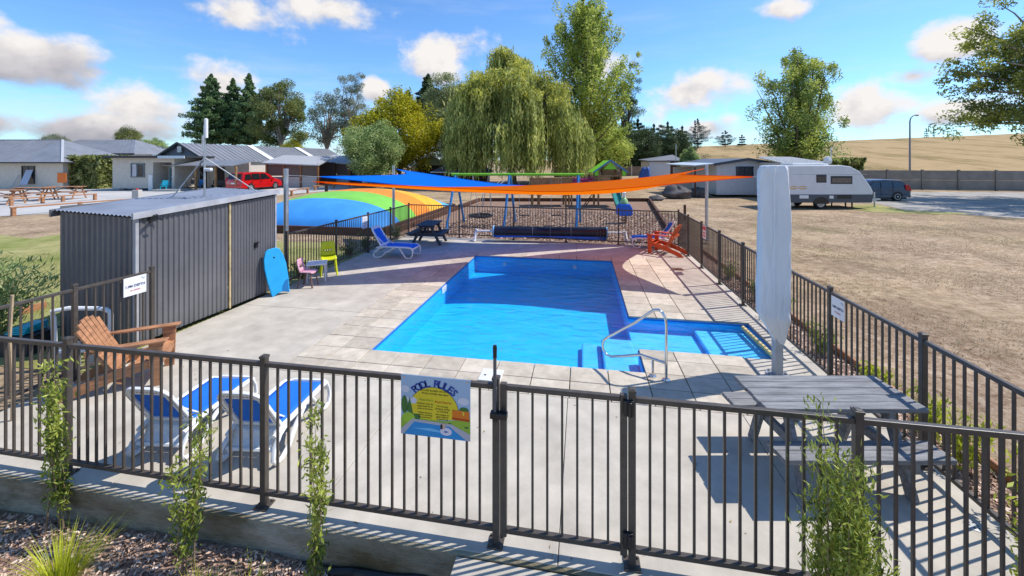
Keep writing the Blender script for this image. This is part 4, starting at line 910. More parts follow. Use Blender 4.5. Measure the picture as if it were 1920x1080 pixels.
b = MB(); b.lathe([(.0,0),(.20,.02),(.17,.16),(.10,.26),(.06,.30),(.0,.31)], (0,0,.95), 12); b.build('head', M('pale_green_plastic', (.30,.50,.22), .4, .05), rk, smooth=True)
b = MB(); b.lathe([(.0,0),(.07,.03),(.06,.14),(.08,.22),(.0,.28)], (0,0,1.25), 10); b.build('horn', white, rk, smooth=True)
# play tower
tw0 = cam(5.5, 26.0)
tw = thing('play_tower', 'timber play tower with green gabled roof and green slide', 'play tower', (*tw0, -.07), YAW); tw.scale = (.82,.9,1)
for x in (0, 1.75):
    for y in (0, 1.5): b = MB(); b.box((x,y,1.2), (.13,.13,2.4)); b.build('post', tan_wood, tw, bevel=.01)
for k in range(6): b = MB(); b.box((.875,.12+.25*k,1.02), (1.9,.235,.05)); b.build('deck_plank', tan_wood, tw)
for k in range(5): b = MB(); b.box((.14+.175*k,-.07,1.48), (.16,.03,.92)); b.build('wall_plank', tan_wood, tw)
for k in range(10): b = MB(); b.box((.14+.165*k,1.57,1.48), (.15,.03,.92)); b.build('wall_plank', tan_wood, tw)
for x in (-.07,1.82):
    for k in range(9): b = MB(); b.box((x,.08+.17*k,1.48), (.03,.155,.92)); b.build('wall_plank', tan_wood, tw)
b = MB(); b.bar((-.02,-.05,2.0), (1.78,-.05,2.0), .05,.09); b.build('rail', tan_wood, tw)
lime_r = M('lime_green_panel', (.22,.62,.02), .4, .05); rblue = M('roof_blue', (.05,.20,.40), .4, .08)
b = MB(); b.prism([(-.32,2.28),(.875,2.95),(2.07,2.28)], -.30,-.26); b.v = b.v
b2 = MB(); b2.prism([(.35,2.42),(.875,2.88),(1.40,2.42)], -.26,-.22); b2.prism([(-.34,2.02),(-.05,2.02),(-.05,2.42),(-.34,2.26)], -.26,-.22); b2.prism([(2.09,2.02),(1.80,2.02),(1.80,2.42),(2.09,2.26)], -.26,-.22); b2.build('gable_panel', lime_r, tw)
for s in (-1, 1):
    b = MB(); b.bar((.875+s*1.32,.75,2.20), (.875,.75,2.96), 2.1,.05, (0,0,1)); b.build('roof_slope', lime_r if s < 0 else rblue, tw)
    b = MB(); b.bar((.875+s*1.33,-.33,2.22), (.875,-.33,2.99), .05,.09, (0,0,1)); b.build('barge_board', rblue, tw)
teal = M('teal_slide', (.05,.28,.25), .25, .08)
b = MB(); prof = [(-.30,.26),(-.30,.02),(-.22,0),(.22,0),(.30,.02),(.30,.26),(.265,.26),(.24,.05),(-.24,.05),(-.265,.26)]
path = [(0,1.02,.0),(-.3,1.0,.1),(-.8,.72,.5),(-1.4,.32,.5),(-1.8,.12,.25),(-2.15,.10,0)]
b.loft([[(1.15+x, y-.1, z+zz) for x, zz in prof] for y, z, _ in path]); b.build('slide', teal, tw, smooth=30)
for x in (.88,1.42): b = MB(); b.bar((x,-.2,1.0), (x,-.2,1.5), .05,.05); b.build('slide_grip', tan_wood, tw)
b = MB()
for s in (0, .5): b.bar((-1.0+.0,.2+s*1.4,0), (.0,.2+s*1.4,1.05), .07,.05)
for k in range(5): b.bar((-.85+.18*k,.2,.16+.19*k), (-.85+.18*k,.9,.16+.19*k), .05,.05)
b.build('climbing_ladder', brown_wood, tw)
bt0 = cam(1.2, 26.2)
bt = thing('play_platform', 'low timber play platform with plank sides left of the play tower', 'play platform', (*bt0, -.07), YAW)
for x in (.12,.55,2.25,2.62):
    for y in (0,1.2): b = MB(); b.box((x,y,.95), (.11,.11,1.9)); b.build('post', tan_wood, bt, bevel=.01)
for k in range(14): b = MB(); b.box((.10+.187*k,-.07,1.42), (.175,.03,.72)); b.build('wall_plank', tan_wood, bt)
for k in range(14): b = MB(); b.box((.10+.187*k,1.27,1.42), (.175,.03,.72)); b.build('wall_plank', tan_wood, bt)
b = MB(); b.box((1.35,.6,1.0), (2.7,1.25,.08)); b.build('floor', tan_wood, bt)
b = MB(); b.bar((-.05,-.08,1.84), (2.75,-.08,1.84), .1,.06); b.build('rail', tan_wood, bt)
for x in (.55,2.25):
    for s in (-1, 1): b = MB(); b.bar((x,-.02,.62), (x+s*.34,-.02,.97), .06,.06); b.build('brace', tan_wood, bt)
nb = thing('net_tunnel', 'red and purple rope tunnel strung between the play platform and the tower', 'rope tunnel', (*cam(4.0,26.6), 1.25), YAW)
pr = M('pink_purple_rope', (.42,.03,.16), .7, .2)
b = MB()
for k in range(8):
    z = -.1+.09*k; dz = -.10
    b.tube([(-.05,-.4,z+.02),(.6,-.42,z+dz),(1.25,-.4,z+.06)], .024, 5); b.tube([(-.05,.4,z+.02),(.6,.42,z+dz),(1.25,.4,z+.06)], .024, 5)
for k in range(8): x = -.02+.18*k; b.tube([(x,-.41,.62-.1*sin(pi*k/7)),(x,-.35,-.15-.1*sin(pi*k/7)),(x,.35,-.15-.1*sin(pi*k/7)),(x,.41,.62-.1*sin(pi*k/7))], .016, 5)
b.build('net', pr, nb)
hr = thing('step_rail', 'pale handrail beside steps at the left corner of the bark playground', 'handrail', (*G(905,384,-.06), -.07), YAW)
b = MB(); b.tube([(0,0,0),(0,0,.7),(1.1,1.6,1.5)], .03, 6); b.tube([(.55,-.1,0),(.55,-.1,.9),(1.5,1.4,1.6)], .03, 6); b.build('rail', galv, hr)

# ------------------------------------------------------------------ timber barriers and picnic tables on the left
def barrier(label, pxs, rail_pts, group='low timber barrier rails'):
    p0 = G(pxs[0][0], pxs[0][1], -.06); t = thing('barrier_rail', label, 'barrier', (*p0, -.07), 0, group)
    P = [G(x, y, -.06) for x, y in pxs]
    for q in P: b = MB(); b.box((q[0]-p0[0], q[1]-p0[1], .22), (.16,.16,.46)); b.build('post', wood_red, t, bevel=.01)
    a, c = P[0], P[-1]; d = (c[0]-a[0], c[1]-a[1]); l = sqrt(d[0]**2+d[1]**2); e0, e1 = rail_pts
    b = MB(); b.bar((d[0]*e0/1, d[1]*e0, .46), (d[0]*e1, d[1]*e1, .46), .18,.07); b.build('rail', wood_red, t, bevel=.01)
barrier('red brown timber barrier rail nearest the lawn behind the grey shed', [(25,405),(150,392),(270,384)], (-.02,1.0))
barrier('long red brown timber barrier rail in front of the outdoor tables on the left', [(21,386),(80,381),(118,378),(178,375)], (-.02,1.02))
barrier('dark timber barrier rail on the paving behind the jumping pillow', [(547,367.5),(577,362)], (-.1,1.05))
barrier('dark timber barrier rail beyond the jumping pillow near the open shelters', [(591,357),(626,353.5),(663,351)], (-.05,1.1))
for i, (x0, x1, yb, lab) in enumerate(((-70,32,383,'red brown outdoor picnic table cut by the left edge of the photo'),(32,92,376,'red brown outdoor picnic table in front of the cream building window'),(92,152,373,'red brown outdoor picnic table nearest the leafy hedge'))):
    Z = FPX*2.96/(yb-HOR); w = (x1-x0)*Z/FPX
    t = picnic(lab, (*at((x0+x1)/2, Z), -.07), YAW+radians(6), wood_red, w, .75, .98, .58, .62, 4, 'red brown outdoor picnic tables')
t = picnic('brown picnic table on the grass beside the grey green bush', (*at(690, 46), -.07), YAW, brown_wood, 4.2, .8, .8, .45, .7, 3, 'red brown outdoor picnic tables')

# ------------------------------------------------------------------ buildings
cream = M('cream_cladding', (.60,.54,.46), .8, .05, 3, .1, 30); greyroof = M('grey_metal_roof', (.25,.26,.28), .45, .08, .8, .05, metal=.2)
glass = M('dark_window_glass', (.03,.04,.05), .08, .2, 2, spec=.8); frame_d = M('dark_window_frame', (.03,.03,.035), .4, .05); whitef = M('white_trim', (.74,.74,.72), .5, .03); mgrey = M('mid_grey_cladding', (.22,.23,.26), .6, .06, 3)
def window(par, x, y, z, w, h, fm=None, curtain=None, ny=-1):
    f = MB(); t = .07
    for c, d in (((x,y,z+h/2),(w+.14,.10,t)),((x,y,z-h/2),(w+.14,.10,t)),((x-w/2,y,z),(t,.10,h)),((x+w/2,y,z),(t,.10,h)),((x,y,z),(.05,.08,h))): f.box(c, d)
    fo = f.build('window_frame', fm or frame_d, par)
    g_ = MB(); g_.box((x,y+.01,z), (w-.02,.02,h-.02)); g_.build('pane', glass, fo)
    if curtain:
        c_ = MB(); c_.grid(lambda u, v: (x-w*.45+u*w*.34+.03*sin(v*3), y-.012+.012*sin(u*25), z-h*.47+v*h*.94), 16, 4); c_.build('curtain', M('pale_curtain', (.55,.53,.56), .8, .05), fo)
def ribs(par, quad, n, mat, r=.035):
    """standing seams between the eave edge (q0-q1) and ridge edge (q3-q2)"""
    b = MB(); q0, q1, q2, q3 = quad
    for k in range(1, n):
        f = k/n; a = tuple(q0[i]+(q1[i]-q0[i])*f for i in range(3)); c = tuple(q3[i]+(q2[i]-q3[i])*f for i in range(3)); b.bar((a[0],a[1],a[2]+.03), (c[0],c[1],c[2]+.03), r, .04)
    o = b.build('roof_rib', mat, par); o['kind'] = 'stuff'
# long cream building at the left with a hipped grey roof
Z = 42.0; xr_ = (118-960)*Z/FPX; xl = (-330-960)*Z/FPX
bl = thing('cream_building', 'long cream building with hipped grey metal roof at the left edge', 'building', (*cam(xr_, Z), -.07), YAW)
W = xr_-xl; ez = zat(304, Z)+.07; rz_ = zat(262, Z+3.6)+.07
b = MB(); b.box((-W/2, 3.8, ez/2), (W, 7.6, ez)); b.build('wall', cream, bl)
ov = .75
e = [(-W-ov,-ov,ez-.05),(ov,-ov,ez-.05),(ov,7.6+ov,ez-.05),(-W-ov,7.6+ov,ez-.05)]; r1, r2 = (-W+3.5,3.8,rz_), (-4.2,3.8,rz_)
b = MB(); b.add(e+[r1,r2], [(0,1,5,4),(1,2,5),(2,3,4,5),(3,0,4),(0,3,2,1)]); b.build('roof', greyroof, bl)
ribs(bl, (e[0],(-2.9,-ov,ez-.05),r2,r1), 22, greyroof)
b = MB(); b.bar(e[0], e[1], .12,.14); b.bar(e[1], e[2], .12,.14); b.build('gutter', frame_d, bl); b = MB(); b.bar(e[1], r2, .2,.08); b.bar(r1, r2, .2, .08); b.build('ridge_cap', M('pale_ridge_cap', (.42,.43,.45), .5, .05), bl)
wx = (54-118)*Z/FPX
window(bl, wx, -.05, zat(328,Z)+.07, 1.25, 1.75)
b = MB(); b.add([(wx-.15,-.12,zat(317,Z)),(wx+.6,-.12,zat(317,Z)),(wx+.72,-.75,zat(344,Z)),(wx-.05,-.75,zat(344,Z))], [(0,1,2,3)]); o = b.build('awning_sash', M('bluish_glass', (.42,.46,.55), .1, .05), bl)
b = MB(); b.box((-.02,-.08,zat(332,Z)), (.9,.05,1.0)); b.build('orange_panel', M('orange_notice', (.75,.17,.02), .5, .05), bl)
b = MB(); b.tube([(wx-1.5,-.4,0),(wx-.9,-.08,1.5)], .03, 5); b.tube([(wx-.5,-.6,0),(wx-.2,-.1,1.2)], .03, 5); b.build('prop_pole', galv, bl)
# building behind
Z = 58.0; x0, x1 = (70-960)*Z/FPX, (252-960)*Z/FPX
bb = thing('rear_building', 'pale building with low grey metal roof behind the hedge at left', 'building', (*cam((x0+x1)/2, Z), -.07), YAW)
w = x1-x0; ez = zat(289,Z)+.07; rz_ = zat(262,Z+4.5)+.07
b = MB(); b.box((0,4.5,ez/2), (w,9,ez)); b.build('wall', whitef, bb)
e = [(-w/2-.4,-.5,ez),(w/2+.4,-.5,ez),(w/2+.4,9.5,ez),(-w/2-.4,9.5,ez)]; r1, r2 = (-w/2+1,4.5,rz_), (w/2-4,4.5,rz_)
b = MB(); b.add(e+[r1,r2], [(0,1,5,4),(1,2,5),(2,3,4,5),(3,0,4),(0,3,2,1)]); b.build('roof', greyroof, bb); ribs(bb, (e[0],e[1],r2,r1), 20, greyroof)
b = MB(); b.bar(e[0], e[1], .2,.25); b.build('gutter', frame_d, bb)
b = MB(); b.box((w/2+1.6,2,1.9), (.9,.9,3.9)); b.build('chimney', whitef, bb)
# flat-roofed cream cabin
Z = 40.6; x0, x1 = (211-960)*Z/FPX, (327-960)*Z/FPX; w = x1-x0; xm_ = (x0+x1)/2; hh = zat(295,Z)+.07
cb = thing('cream_cabin', 'small cream flat roofed cabin with curtained window beside the hedge', 'cabin', (*cam(xm_, Z), -.07), YAW)
sx = lambda px: (px-960)*Z/FPX-xm_
xd0, xd1 = sx(287), sx(322)
b = MB(); b.box(((sx(211)+xd0)/2, 2.0, hh/2+.1), (xd0-sx(211),4.0,hh-.2)); b.box(((xd1+w/2)/2,2.0,hh/2+.1), (w/2-xd1,4,hh-.2)); b.box(((xd0+xd1)/2,2.9,hh/2+.1), (xd1-xd0,2.2,hh-.2)); b.box(((xd0+xd1)/2,1.0,hh-.25), (xd1-xd0,2.0,.5)); b.build('wall', cream, cb)
b = MB(); b.box((.3,1.8,hh+.05), (w+1.2,4.9,.22)); b.build('roof', frame_d, cb); b = MB(); b.box((sx(332),-.72,hh+.02), (2.6,.08,.26)); b.build('fascia', M('pale_blue_fascia', (.55,.62,.68), .5, .05), cb)
window(cb, sx(259), -.05, zat(319.5,Z)+.07, 1.25, 1.3, M('blue_grey_frame', (.12,.16,.20), .4, .05), True)
b = MB(); b.box((xd1-.9,1.72,1.2), (1.5,.06,2.1)); dr = b.build('door', M('blue_door_frame', (.22,.42,.55), .4, .05), cb)
b = MB(); b.box((xd1-.9,1.68,1.75), (1.2,.04,.8)); b.box((xd1-.9,1.68,.85), (1.2,.04,.7)); b.build('pane', glass, dr)
b = MB(); b.box((sx(284.5),-.12,zat(341,Z)), (.42,.1,1.55)); b.build('side_panel', whitef, cb)
b = MB()
for k in range(4): b.box((sx(222+k*32),.5,.05), (.4,.4,.25))
b.build('pile', M('concrete_pile', (.35,.34,.32), .9, .1), cb)
def plainchair(label, X_, Z_, col, rz=0):
    t = thing('plastic_chair', label, 'chair', (*cam(X_, Z_), -.05), YAW+rz, 'plastic chairs outside the cabins'); m = M('chair_'+col[0], col[1], .4, .05)
    b = MB(); b.box((0,0,.46), (.5,.48,.05)); b.build('seat', m, t, bevel=.02)
    b = MB(); b.box((0,.24,.76), (.5,.05,.5), rx=radians(-8)); b.build('backrest', m, t, bevel=.02)
    for sx_ in (-1,1):
        for sy_ in (-1,1): b = MB(); b.bar((sx_*.21,sy_*.2,.45), (sx_*.25,sy_*.25,0), .05,.05); b.build('leg', m, t)
        b = MB(); b.box((sx_*.25,.0,.66), (.05,.46,.04)); b.build('armrest', m, t)
q = ('turquoise', (.02,.42,.55)); Zc_ = 39.6
plainchair('turquoise plastic chair at the cabin step, the front one of the pair', (308-960)*Zc_/FPX, Zc_, q, radians(20)); plainchair('turquoise plastic chair by the cabin glass door, behind the front one', (318-960)*41/FPX, 41.0, q, radians(-30))
plainchair('blue plastic chair under the verandah near the dark window', (375-960)*42/FPX, 42.0, ('blue', (.02,.22,.55))); plainchair('dark grey chair under the verandah left of the blue chair', (359-960)*42/FPX, 42.0, ('grey', (.12,.12,.13)))
b = MB(); b.box((0,0,.10), (2.6,1.5,.22)); o = b.build('cabin_step', M('grey_decking', (.42,.43,.40), .8, .1), None, bevel=.01); o.location = (*cam((322-960)*39.8/FPX, 39.8), -.07); o.rotation_euler = (0,0,YAW); tag(o, 'low grey timber step in front of the cabin door', 'step')
# large gabled house with lean-to verandah
Z = 44.5; gx = (340-960)*Z/FPX
gh = thing('gabled_house', 'large grey gabled house with long metal roof and open verandah', 'house', (*cam(gx, Z), -.07), radians(-3))
ez = 2.95; rz_ = zat(268,Z)+.07; hw = 3.9; Ln = 24
b = MB(); b.box((0,Ln/2,ez/2), (2*hw-.5,Ln,ez)); b.build('wall', cream, gh)
b = MB(); b.prism([(-hw+.25,ez),(hw-.25,ez),(0,rz_-.12)], -.02,.10); b.build('gable', mgrey, gh)
for s in (-1, 1):
    A1, A2, B1, B2 = (s*hw,-.45,ez-.08),(s*hw,Ln+.4,ez-.08),(0,-.45,rz_),(0,Ln+.4,rz_)
    b = MB(); b.add([A1,A2,B2,B1,(A1[0],A1[1],A1[2]-.1),(A2[0],A2[1],A2[2]-.1),(0,Ln+.4,rz_-.1),(0,-.45,rz_-.1)], [(0,1,2,3),(4,5,6,7),(0,1,5,4),(3,0,4,7),(1,2,6,5)]); b.build('roof', greyroof, gh)
    ribs(gh, (A1,A2,B2,B1), 40, greyroof)
    b = MB(); b.bar((A1[0],A1[1]-.03,A1[2]), (0,-.48,rz_), .06,.2); b.build('barge_board', frame_d, gh)
for y in (8.2,16.5): b = MB(); b.add([(hw,y,ez-.03),(hw,y+1.0,ez-.03),(.1,y+1.0,rz_+.0),(.1,y,rz_+.0)], [(0,1,2,3)]); o = b.build('skylight_sheet', M('translucent_sheet', (.74,.75,.77), .3, .03), gh); o.location.z = .06
b = MB(); b.box((.1,-.18,zat(280,Z)+.07), (.6,.3,.75)); b.build('vent', galv, gh, bevel=.05)
vx = lambda px, Z_=42.5: ((px-960)*Z_/FPX-gx)
va = MB(); va.add([(vx(334),-.4,2.95),(vx(492),-.4,2.9),(vx(496),-3.4,2.42),(vx(345),-3.4,2.45)], [(0,1,2,3)]); o = va.build('verandah_roof', greyroof, gh); m_ = o.modifiers.new('th','SOLIDIFY'); m_.thickness = .08
for px in (351,402,446,490): b = MB(); b.box((vx(px,41.6),-3.1,1.2), (.16,.16,2.4)); b.build('verandah_post', tan_wood if px != 351 else brown_wood, gh)
b = MB(); b.box((vx(420,44),.2,1.4), (7.5,.2,2.8)); b.build('verandah_wall', cream, gh)
window(gh, vx(370,44.3), .05, 1.85, .9, 1.1); 
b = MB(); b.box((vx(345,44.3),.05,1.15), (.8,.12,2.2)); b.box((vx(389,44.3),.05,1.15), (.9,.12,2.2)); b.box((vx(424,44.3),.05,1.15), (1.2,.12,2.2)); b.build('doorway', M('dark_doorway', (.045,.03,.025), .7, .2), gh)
t = thing('garden_bench', 'dark low bench under the verandah beside the red minivan', 'bench', (*cam((410-960)*42.2/FPX,42.2), -.05), YAW)
b = MB(); b.box((0,0,.42), (1.4,.4,.06)); b.build('seat', frame_d, t); b = MB(); b.box((0,.2,.7), (1.4,.05,.4)); b.build('backrest', frame_d, t)
for s in (-1, 1): b = MB(); b.box((s*.6,0,.2), (.08,.38,.4)); b.build('leg', frame_d, t)
# open timber shelters
shade_s = M('brown_shade_cloth', (.17,.125,.105), .9, .1)
def shelter(label, px0, px1, Z, ytop, yside, npanel):
    x0, x1 = (px0-960)*Z/FPX, (px1-960)*Z/FPX; w = x1-x0; h = zat(ytop,Z)+.07
    t = thing('open_shelter', label, 'shelter', (*cam((x0+x1)/2, Z), -.07), YAW, 'brown timber shelters left of the trees')
    b = MB(); b.add([(-w/2-.3,-.5,h),(w/2+.3,-.5,h-.25),(w/2-.2,4.5,h+.7),(-w/2-.6,4.5,h+.9)], [(0,1,2,3)]); o = b.build('roof', M('light_grey_roof', (.40,.40,.41), .5, .06), t); m_ = o.modifiers.new('th','SOLIDIFY'); m_.thickness = .12
    for k in range(npanel+1):
        x = -w/2+w*k/npanel; b = MB(); b.box((x,0,(h-.12)/2), (.18,.18,h-.12)); b.build('post', M('orange_brown_post', (.32,.14,.06), .7, .15), t)
    for k in range(npanel):
        x = -w/2+w*(k+.5)/npanel; b = MB(); b.box((x,.05,h*.70), (w/npanel-.22,.04,h*.46)); b.build('shade_panel', shade_s, t)
        b = MB(); b.box((x,.05,h*.22), (w/npanel-.22,.05,h*.42)); b.build('lower_panel', M('pale_grey_panel', (.50,.47,.43), .8, .05) if k else mgrey, t)
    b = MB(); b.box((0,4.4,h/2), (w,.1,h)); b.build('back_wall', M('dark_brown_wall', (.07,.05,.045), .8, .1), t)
shelter('brown timber shelter with shade cloth walls behind the red minivan', 500, 596, 45, 305, 0, 3)
shelter('smaller brown timber shelter between the first one and the grey green bush', 603, 655, 50, 303, 0, 2)
# green roofed hut and dark hipped canopies behind the swings
Z = 56; w = 4.6
t = thing('green_roofed_hut', 'small hut with pale green gable roof behind the yellow green tree', 'hut', (*at(808,Z), -.07), YAW+radians(25))
h1, h2 = zat(309,Z), zat(291,Z)
b = MB(); b.box((0,2,h1/2), (w-.6,4,h1)); b.build('wall', frame_d, t); b = MB(); b.prism([(-w/2,h1),(w/2,h1),(0,h2)], -.05,.05); b.build('gable', M('pale_green_cladding', (.34,.42,.26), .7, .05), t)
for s in (-1, 1): b = MB(); b.bar((s*(w/2+.3),2.0,h1-.15), (0,2.0,h2+.08), 5.0,.1,(0,0,1)); b.build('roof', M('white_roof_sheet', (.62,.63,.62), .5, .05), t)
Z = 50
t = thing('dark_canopy_hut', 'hut with twin peaked dark grey hipped roof beneath the weeping willow', 'hut', (*at(869,Z), -.07), YAW)
h1, h2 = zat(320,Z), zat(298,Z+2); wd = (923-815)*Z/FPX
tent = M('slate_grey_roof', (.10,.095,.125), .7, .08, 2)
b = MB(); b.add([(-wd/2,-2.5,h1),(wd/2,-2.5,h1-.12),(wd/2,3,h1),(-wd/2,3,h1),(-wd*.14,.3,h2),(wd*.16,.3,h2),(0.02*wd,-.6,h2-.25)], [(0,1,5,6),(0,6,4),(1,2,5),(2,3,4,5),(3,0,4),(4,6,5)]); b.build('roof', tent, t)
b = MB(); b.bar((-wd/2,-2.53,h1-.04), (wd/2,-2.53,h1-.16), .06,.12); b.build('fascia', whitef, t)
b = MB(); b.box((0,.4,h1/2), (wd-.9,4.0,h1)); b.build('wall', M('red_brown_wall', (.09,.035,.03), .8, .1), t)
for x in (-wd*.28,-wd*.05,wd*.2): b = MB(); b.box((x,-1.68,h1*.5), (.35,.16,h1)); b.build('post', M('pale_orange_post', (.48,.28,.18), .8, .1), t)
# shed, blue tarp, rocks in the middle distance right
Z = 47
t = thing('grey_shed', 'pale grey garden shed with open brown doorway right of the play tower', 'shed', (*at(1246,Z), -.07), YAW)
w = (1276-1217)*Z/FPX; h1 = zat(302,Z)
b = MB(); b.box((-.55,1.5,h1/2), (w-1.2,3,h1)); b.build('wall', M('pale_grey_sheet', (.68,.66,.66), .6, .04), t); b = MB(); b.box((w/2-.6,1.7,h1/2), (1.1,2.6,h1)); b.build('doorway', M('brown_door', (.12,.055,.035), .7, .2), t)
b = MB(); b.box((w/2,.1,h1/2), (.25,.25,h1)); b.build('door_post', whitef, t)
b = MB(); b.add([(-w/2-.2,-.3,h1+.02),(w/2+.4,-.3,h1+.05),(w/2+.4,3.3,h1+.75),(-w/2-.2,3.3,h1+.15)], [(0,1,2,3)]); o = b.build('roof', M('dark_shed_roof', (.16,.16,.17), .6, .05), t); m_ = o.modifiers.new('th','SOLIDIFY'); m_.thickness = .1
b = MB(); b.tube([(w/2-.5,0,h1),(w/2-.5,0,h1+2.0)], .05, 6); b.build('mast', galv, t)
b = MB(); b.grid(lambda u, v: ((u-.5)*1.9*(1-.55*v)+.30*v, .3*sin(u*3), 2.2*v*(1-.0*u)+.0), 8, 8); o = b.build('blue_tarp_heap', M('navy_blue_plastic', (.04,.11,.36), .5, .06), None, True); m_ = o.modifiers.new('th','SOLIDIFY'); m_.thickness = .5; o.location = (*at(1206,46), -.05); o.rotation_euler = (0,0,YAW); tag(o, 'dark blue tarpaulin covered heap leaning on the pale grey shed', 'covered heap')  # a heap under a blue tarpaulin, no play equipment
def rock(label, px, py, w_, h_, seed):
    q = random.Random(seed); b = MB(); ph = [q.uniform(0,6) for _ in range(6)]
    def f(u, v):
        a = 2*pi*u; p = pi*(v*.97+.015); r = 1+.16*sin(2*a+ph[0])+.12*sin(3*a+ph[1]+2*p)+.10*sin(5*p+ph[2]+a)+.06*sin(7*a+ph[3])
        return (w_/2*r*sin(p)*cos(a), w_*.36*r*sin(p)*sin(a), max(-.05, h_*(.42+.58*cos(p)*r)))
    b.grid(f, 22, 12); o = b.build('boulder', M('grey_boulder', (.15,.135,.13), .9, .3, 3, 1, 12, base2=(.06,.055,.055)), None, 40); o.location = (*G(px,py,-.06), -.08); o.rotation_euler = (0,0,YAW); tag(o, label, 'boulder', 'boulders on the dry grass')
rock('large grey boulder right of the playground, the middle and biggest one', 1270, 372, 2.0, .95, 3); rock('grey boulder half behind the sail post, nearest the pale weatherboard cabin', 1309, 369, 1.8, .75, 5); rock('flat small boulder at the corner of the bark playground', 1229, 376, 1.0, .38, 8)
# weatherboard cabin on the right
Z = 33.0; cx0 = 1342; x0, x1 = (1343-960)*Z/FPX, (1452-960)*Z/FPX; w = x1-x0
wc = thing('weatherboard_cabin', 'pale grey weatherboard cabin with dark edged low gable roof on the right', 'cabin', (*cam((x0+x1)/2, Z), -.07), YAW)
h0, hm = zat(307,Z)+.07, zat(299.5,Z)+.07
wb_m = M('pale_grey_weatherboard', (.58,.58,.59), .6, .04, 4)
nb_ = 15
for k in range(nb_):
    z0 = .28+(h0-.28)*k/nb_; b = MB(); b.box((0,-.012,z0+(h0-.28)/nb_/2), (w,.05,(h0-.28)/nb_*1.04), rx=radians(7)); b.build('weatherboard', wb_m, wc)
b = MB(); b.box((0,3.5,h0/2+.1), (w-.02,7,h0-.2)); b.build('wall', wb_m, wc)
b = MB(); b.prism([(-w/2,h0),(w/2,h0),(0,hm)], -.02,.05); b.build('gable', wb_m, wc)
for s in (-1, 1): b = MB(); b.bar((s*(w/2+.35),3.4,h0-.02), (0,3.4,hm+.08), 7.6,.07,(0,0,1)); b.build('roof', M('dark_slate_roof', (.10,.11,.14), .5, .06), wc); b = MB(); b.bar((s*(w/2+.38),-.42,h0-.06), (0,-.42,hm+.05), .05,.2,(0,0,1)); b.build('barge_board', M('slate_blue_trim', (.05,.06,.085), .5, .05), wc)
window(wc, (1395.5-960)*Z/FPX-(x0+x1)/2, -.06, zat(322,Z)+.07, 1.3, .78, M('navy_frame', (.02,.03,.06), .4, .05))
b = MB(); b.add([(-w/2-1.9,-.3,h0-.12),(-w/2-.2,-.3,h0+.05),(-w/2-.2,6,h0+.1),(-w/2-1.9,6,h0-.05)], [(0,1,2,3)]); o = b.build('porch_roof', M('pale_blue_roof', (.50,.56,.60), .4, .05), wc); m_ = o.modifiers.new('th','SOLIDIFY'); m_.thickness = .08
b = MB(); b.box((-w/2-.9,4.5,h0*.45), (1.6,.1,h0*.85)); b.build('porch_wall', cream, wc); b = MB(); b.box((-w/2-1.8,-.2,h0*.45), (.1,.1,h0*.9)); b.build('porch_post', brown_wood, wc)
Z = 30; x0, x1 = (1464-960)*Z/FPX, (1553-960)*Z/FPX
t = thing('pale_outbuilding', 'pale outbuilding with white ribbed roof showing above the caravan', 'outbuilding', (*cam((x0+x1)/2, Z), -.07), YAW)
w = x1-x0; h1 = zat(305,Z)+.07
b = MB(); b.box((0,1.5,h1/2), (w-.2,3,h1)); b.build('wall', cream, t)
b = MB(); b.add([(-w/2,-.3,h1),(w/2,-.3,h1-.02),(w/2-.2,3.6,h1+.42),(-w/2+.5,3.6,h1+.45)], [(0,1,2,3)]); o = b.build('roof', M('white_ribbed_roof', (.68,.68,.68), .4, .03), t); m_ = o.modifiers.new('th','SOLIDIFY'); m_.thickness = .07
ribs(t, ((-w/2,-.3,h1),(w/2,-.3,h1-.02),(w/2-.2,3.6,h1+.42),(-w/2+.5,3.6,h1+.45)), 16, MATS['white_ribbed_roof'])
b = MB(); b.lathe([(.0,-.1),(.3,0),(.32,.04),(.0,.05)], (w/2-.2,-.25,h1+.15), 14, 'y'); b.tube([(w/2+.2,0,h1),(w/2+.2,0,h1+1.1),(w/2+.45,0,h1+1.1)], .03, 5); b.build('satellite_dish', whitef, t)
# concrete panel fence on the right
pf0, pf1 = at(1600, 43.0), at(2150, 37.5); dl = sqrt((pf1[0]-pf0[0])**2+(pf1[1]-pf0[1])**2)
pf = thing('concrete_fence', 'long grey concrete panel fence below the dry grass hill on the right', 'fence', (*pf0, -.07), atan2(pf1[1]-pf0[1], pf1[0]-pf0[0]))
cf = M('grey_concrete_panel', (.265,.25,.235), .9, .1, 1.2, .4, 20, detail=8); npn = int(dl/3.0)
for k in range(npn+1): b = MB(); b.box((k*3.0,0,1.03), (.16,.2,2.06)); b.build('post', cf, pf, bevel=.01)
for k in range(npn):
    for j in range(2): b = MB(); b.box((k*3.0+1.5,.02+R.uniform(-.01,.01),.5+.98*j), (2.83,.07,.965)); b.build('panel', cf, pf, bevel=.006)
# fence behind the playground trees
bf0, bf1 = at(1040, 66), at(1330, 62); dl = sqrt((bf1[0]-bf0[0])**2+(bf1[1]-bf0[1])**2)
bf = thing('paling_fence', 'grey brown paling fence behind the playground under the dark pines', 'fence', (*bf0, -.07), atan2(bf1[1]-bf0[1], bf1[0]-bf0[0]))
pal = M('grey_paling', (.27,.20,.165), .9, .12, 2); n_ = int(dl/2.4)
for k in range(n_+1): b = MB(); b.box((k*2.4,-.1,1.1), (.18,.12,2.2)); b.build('post', M('white_post', (.6,.57,.52), .8, .1) if k % 2 else pal, bf)
for k in range(n_): b = MB(); b.box((k*2.4+1.2,0,1.05), (2.36,.06,2.0)); b.build('panel', pal, bf)
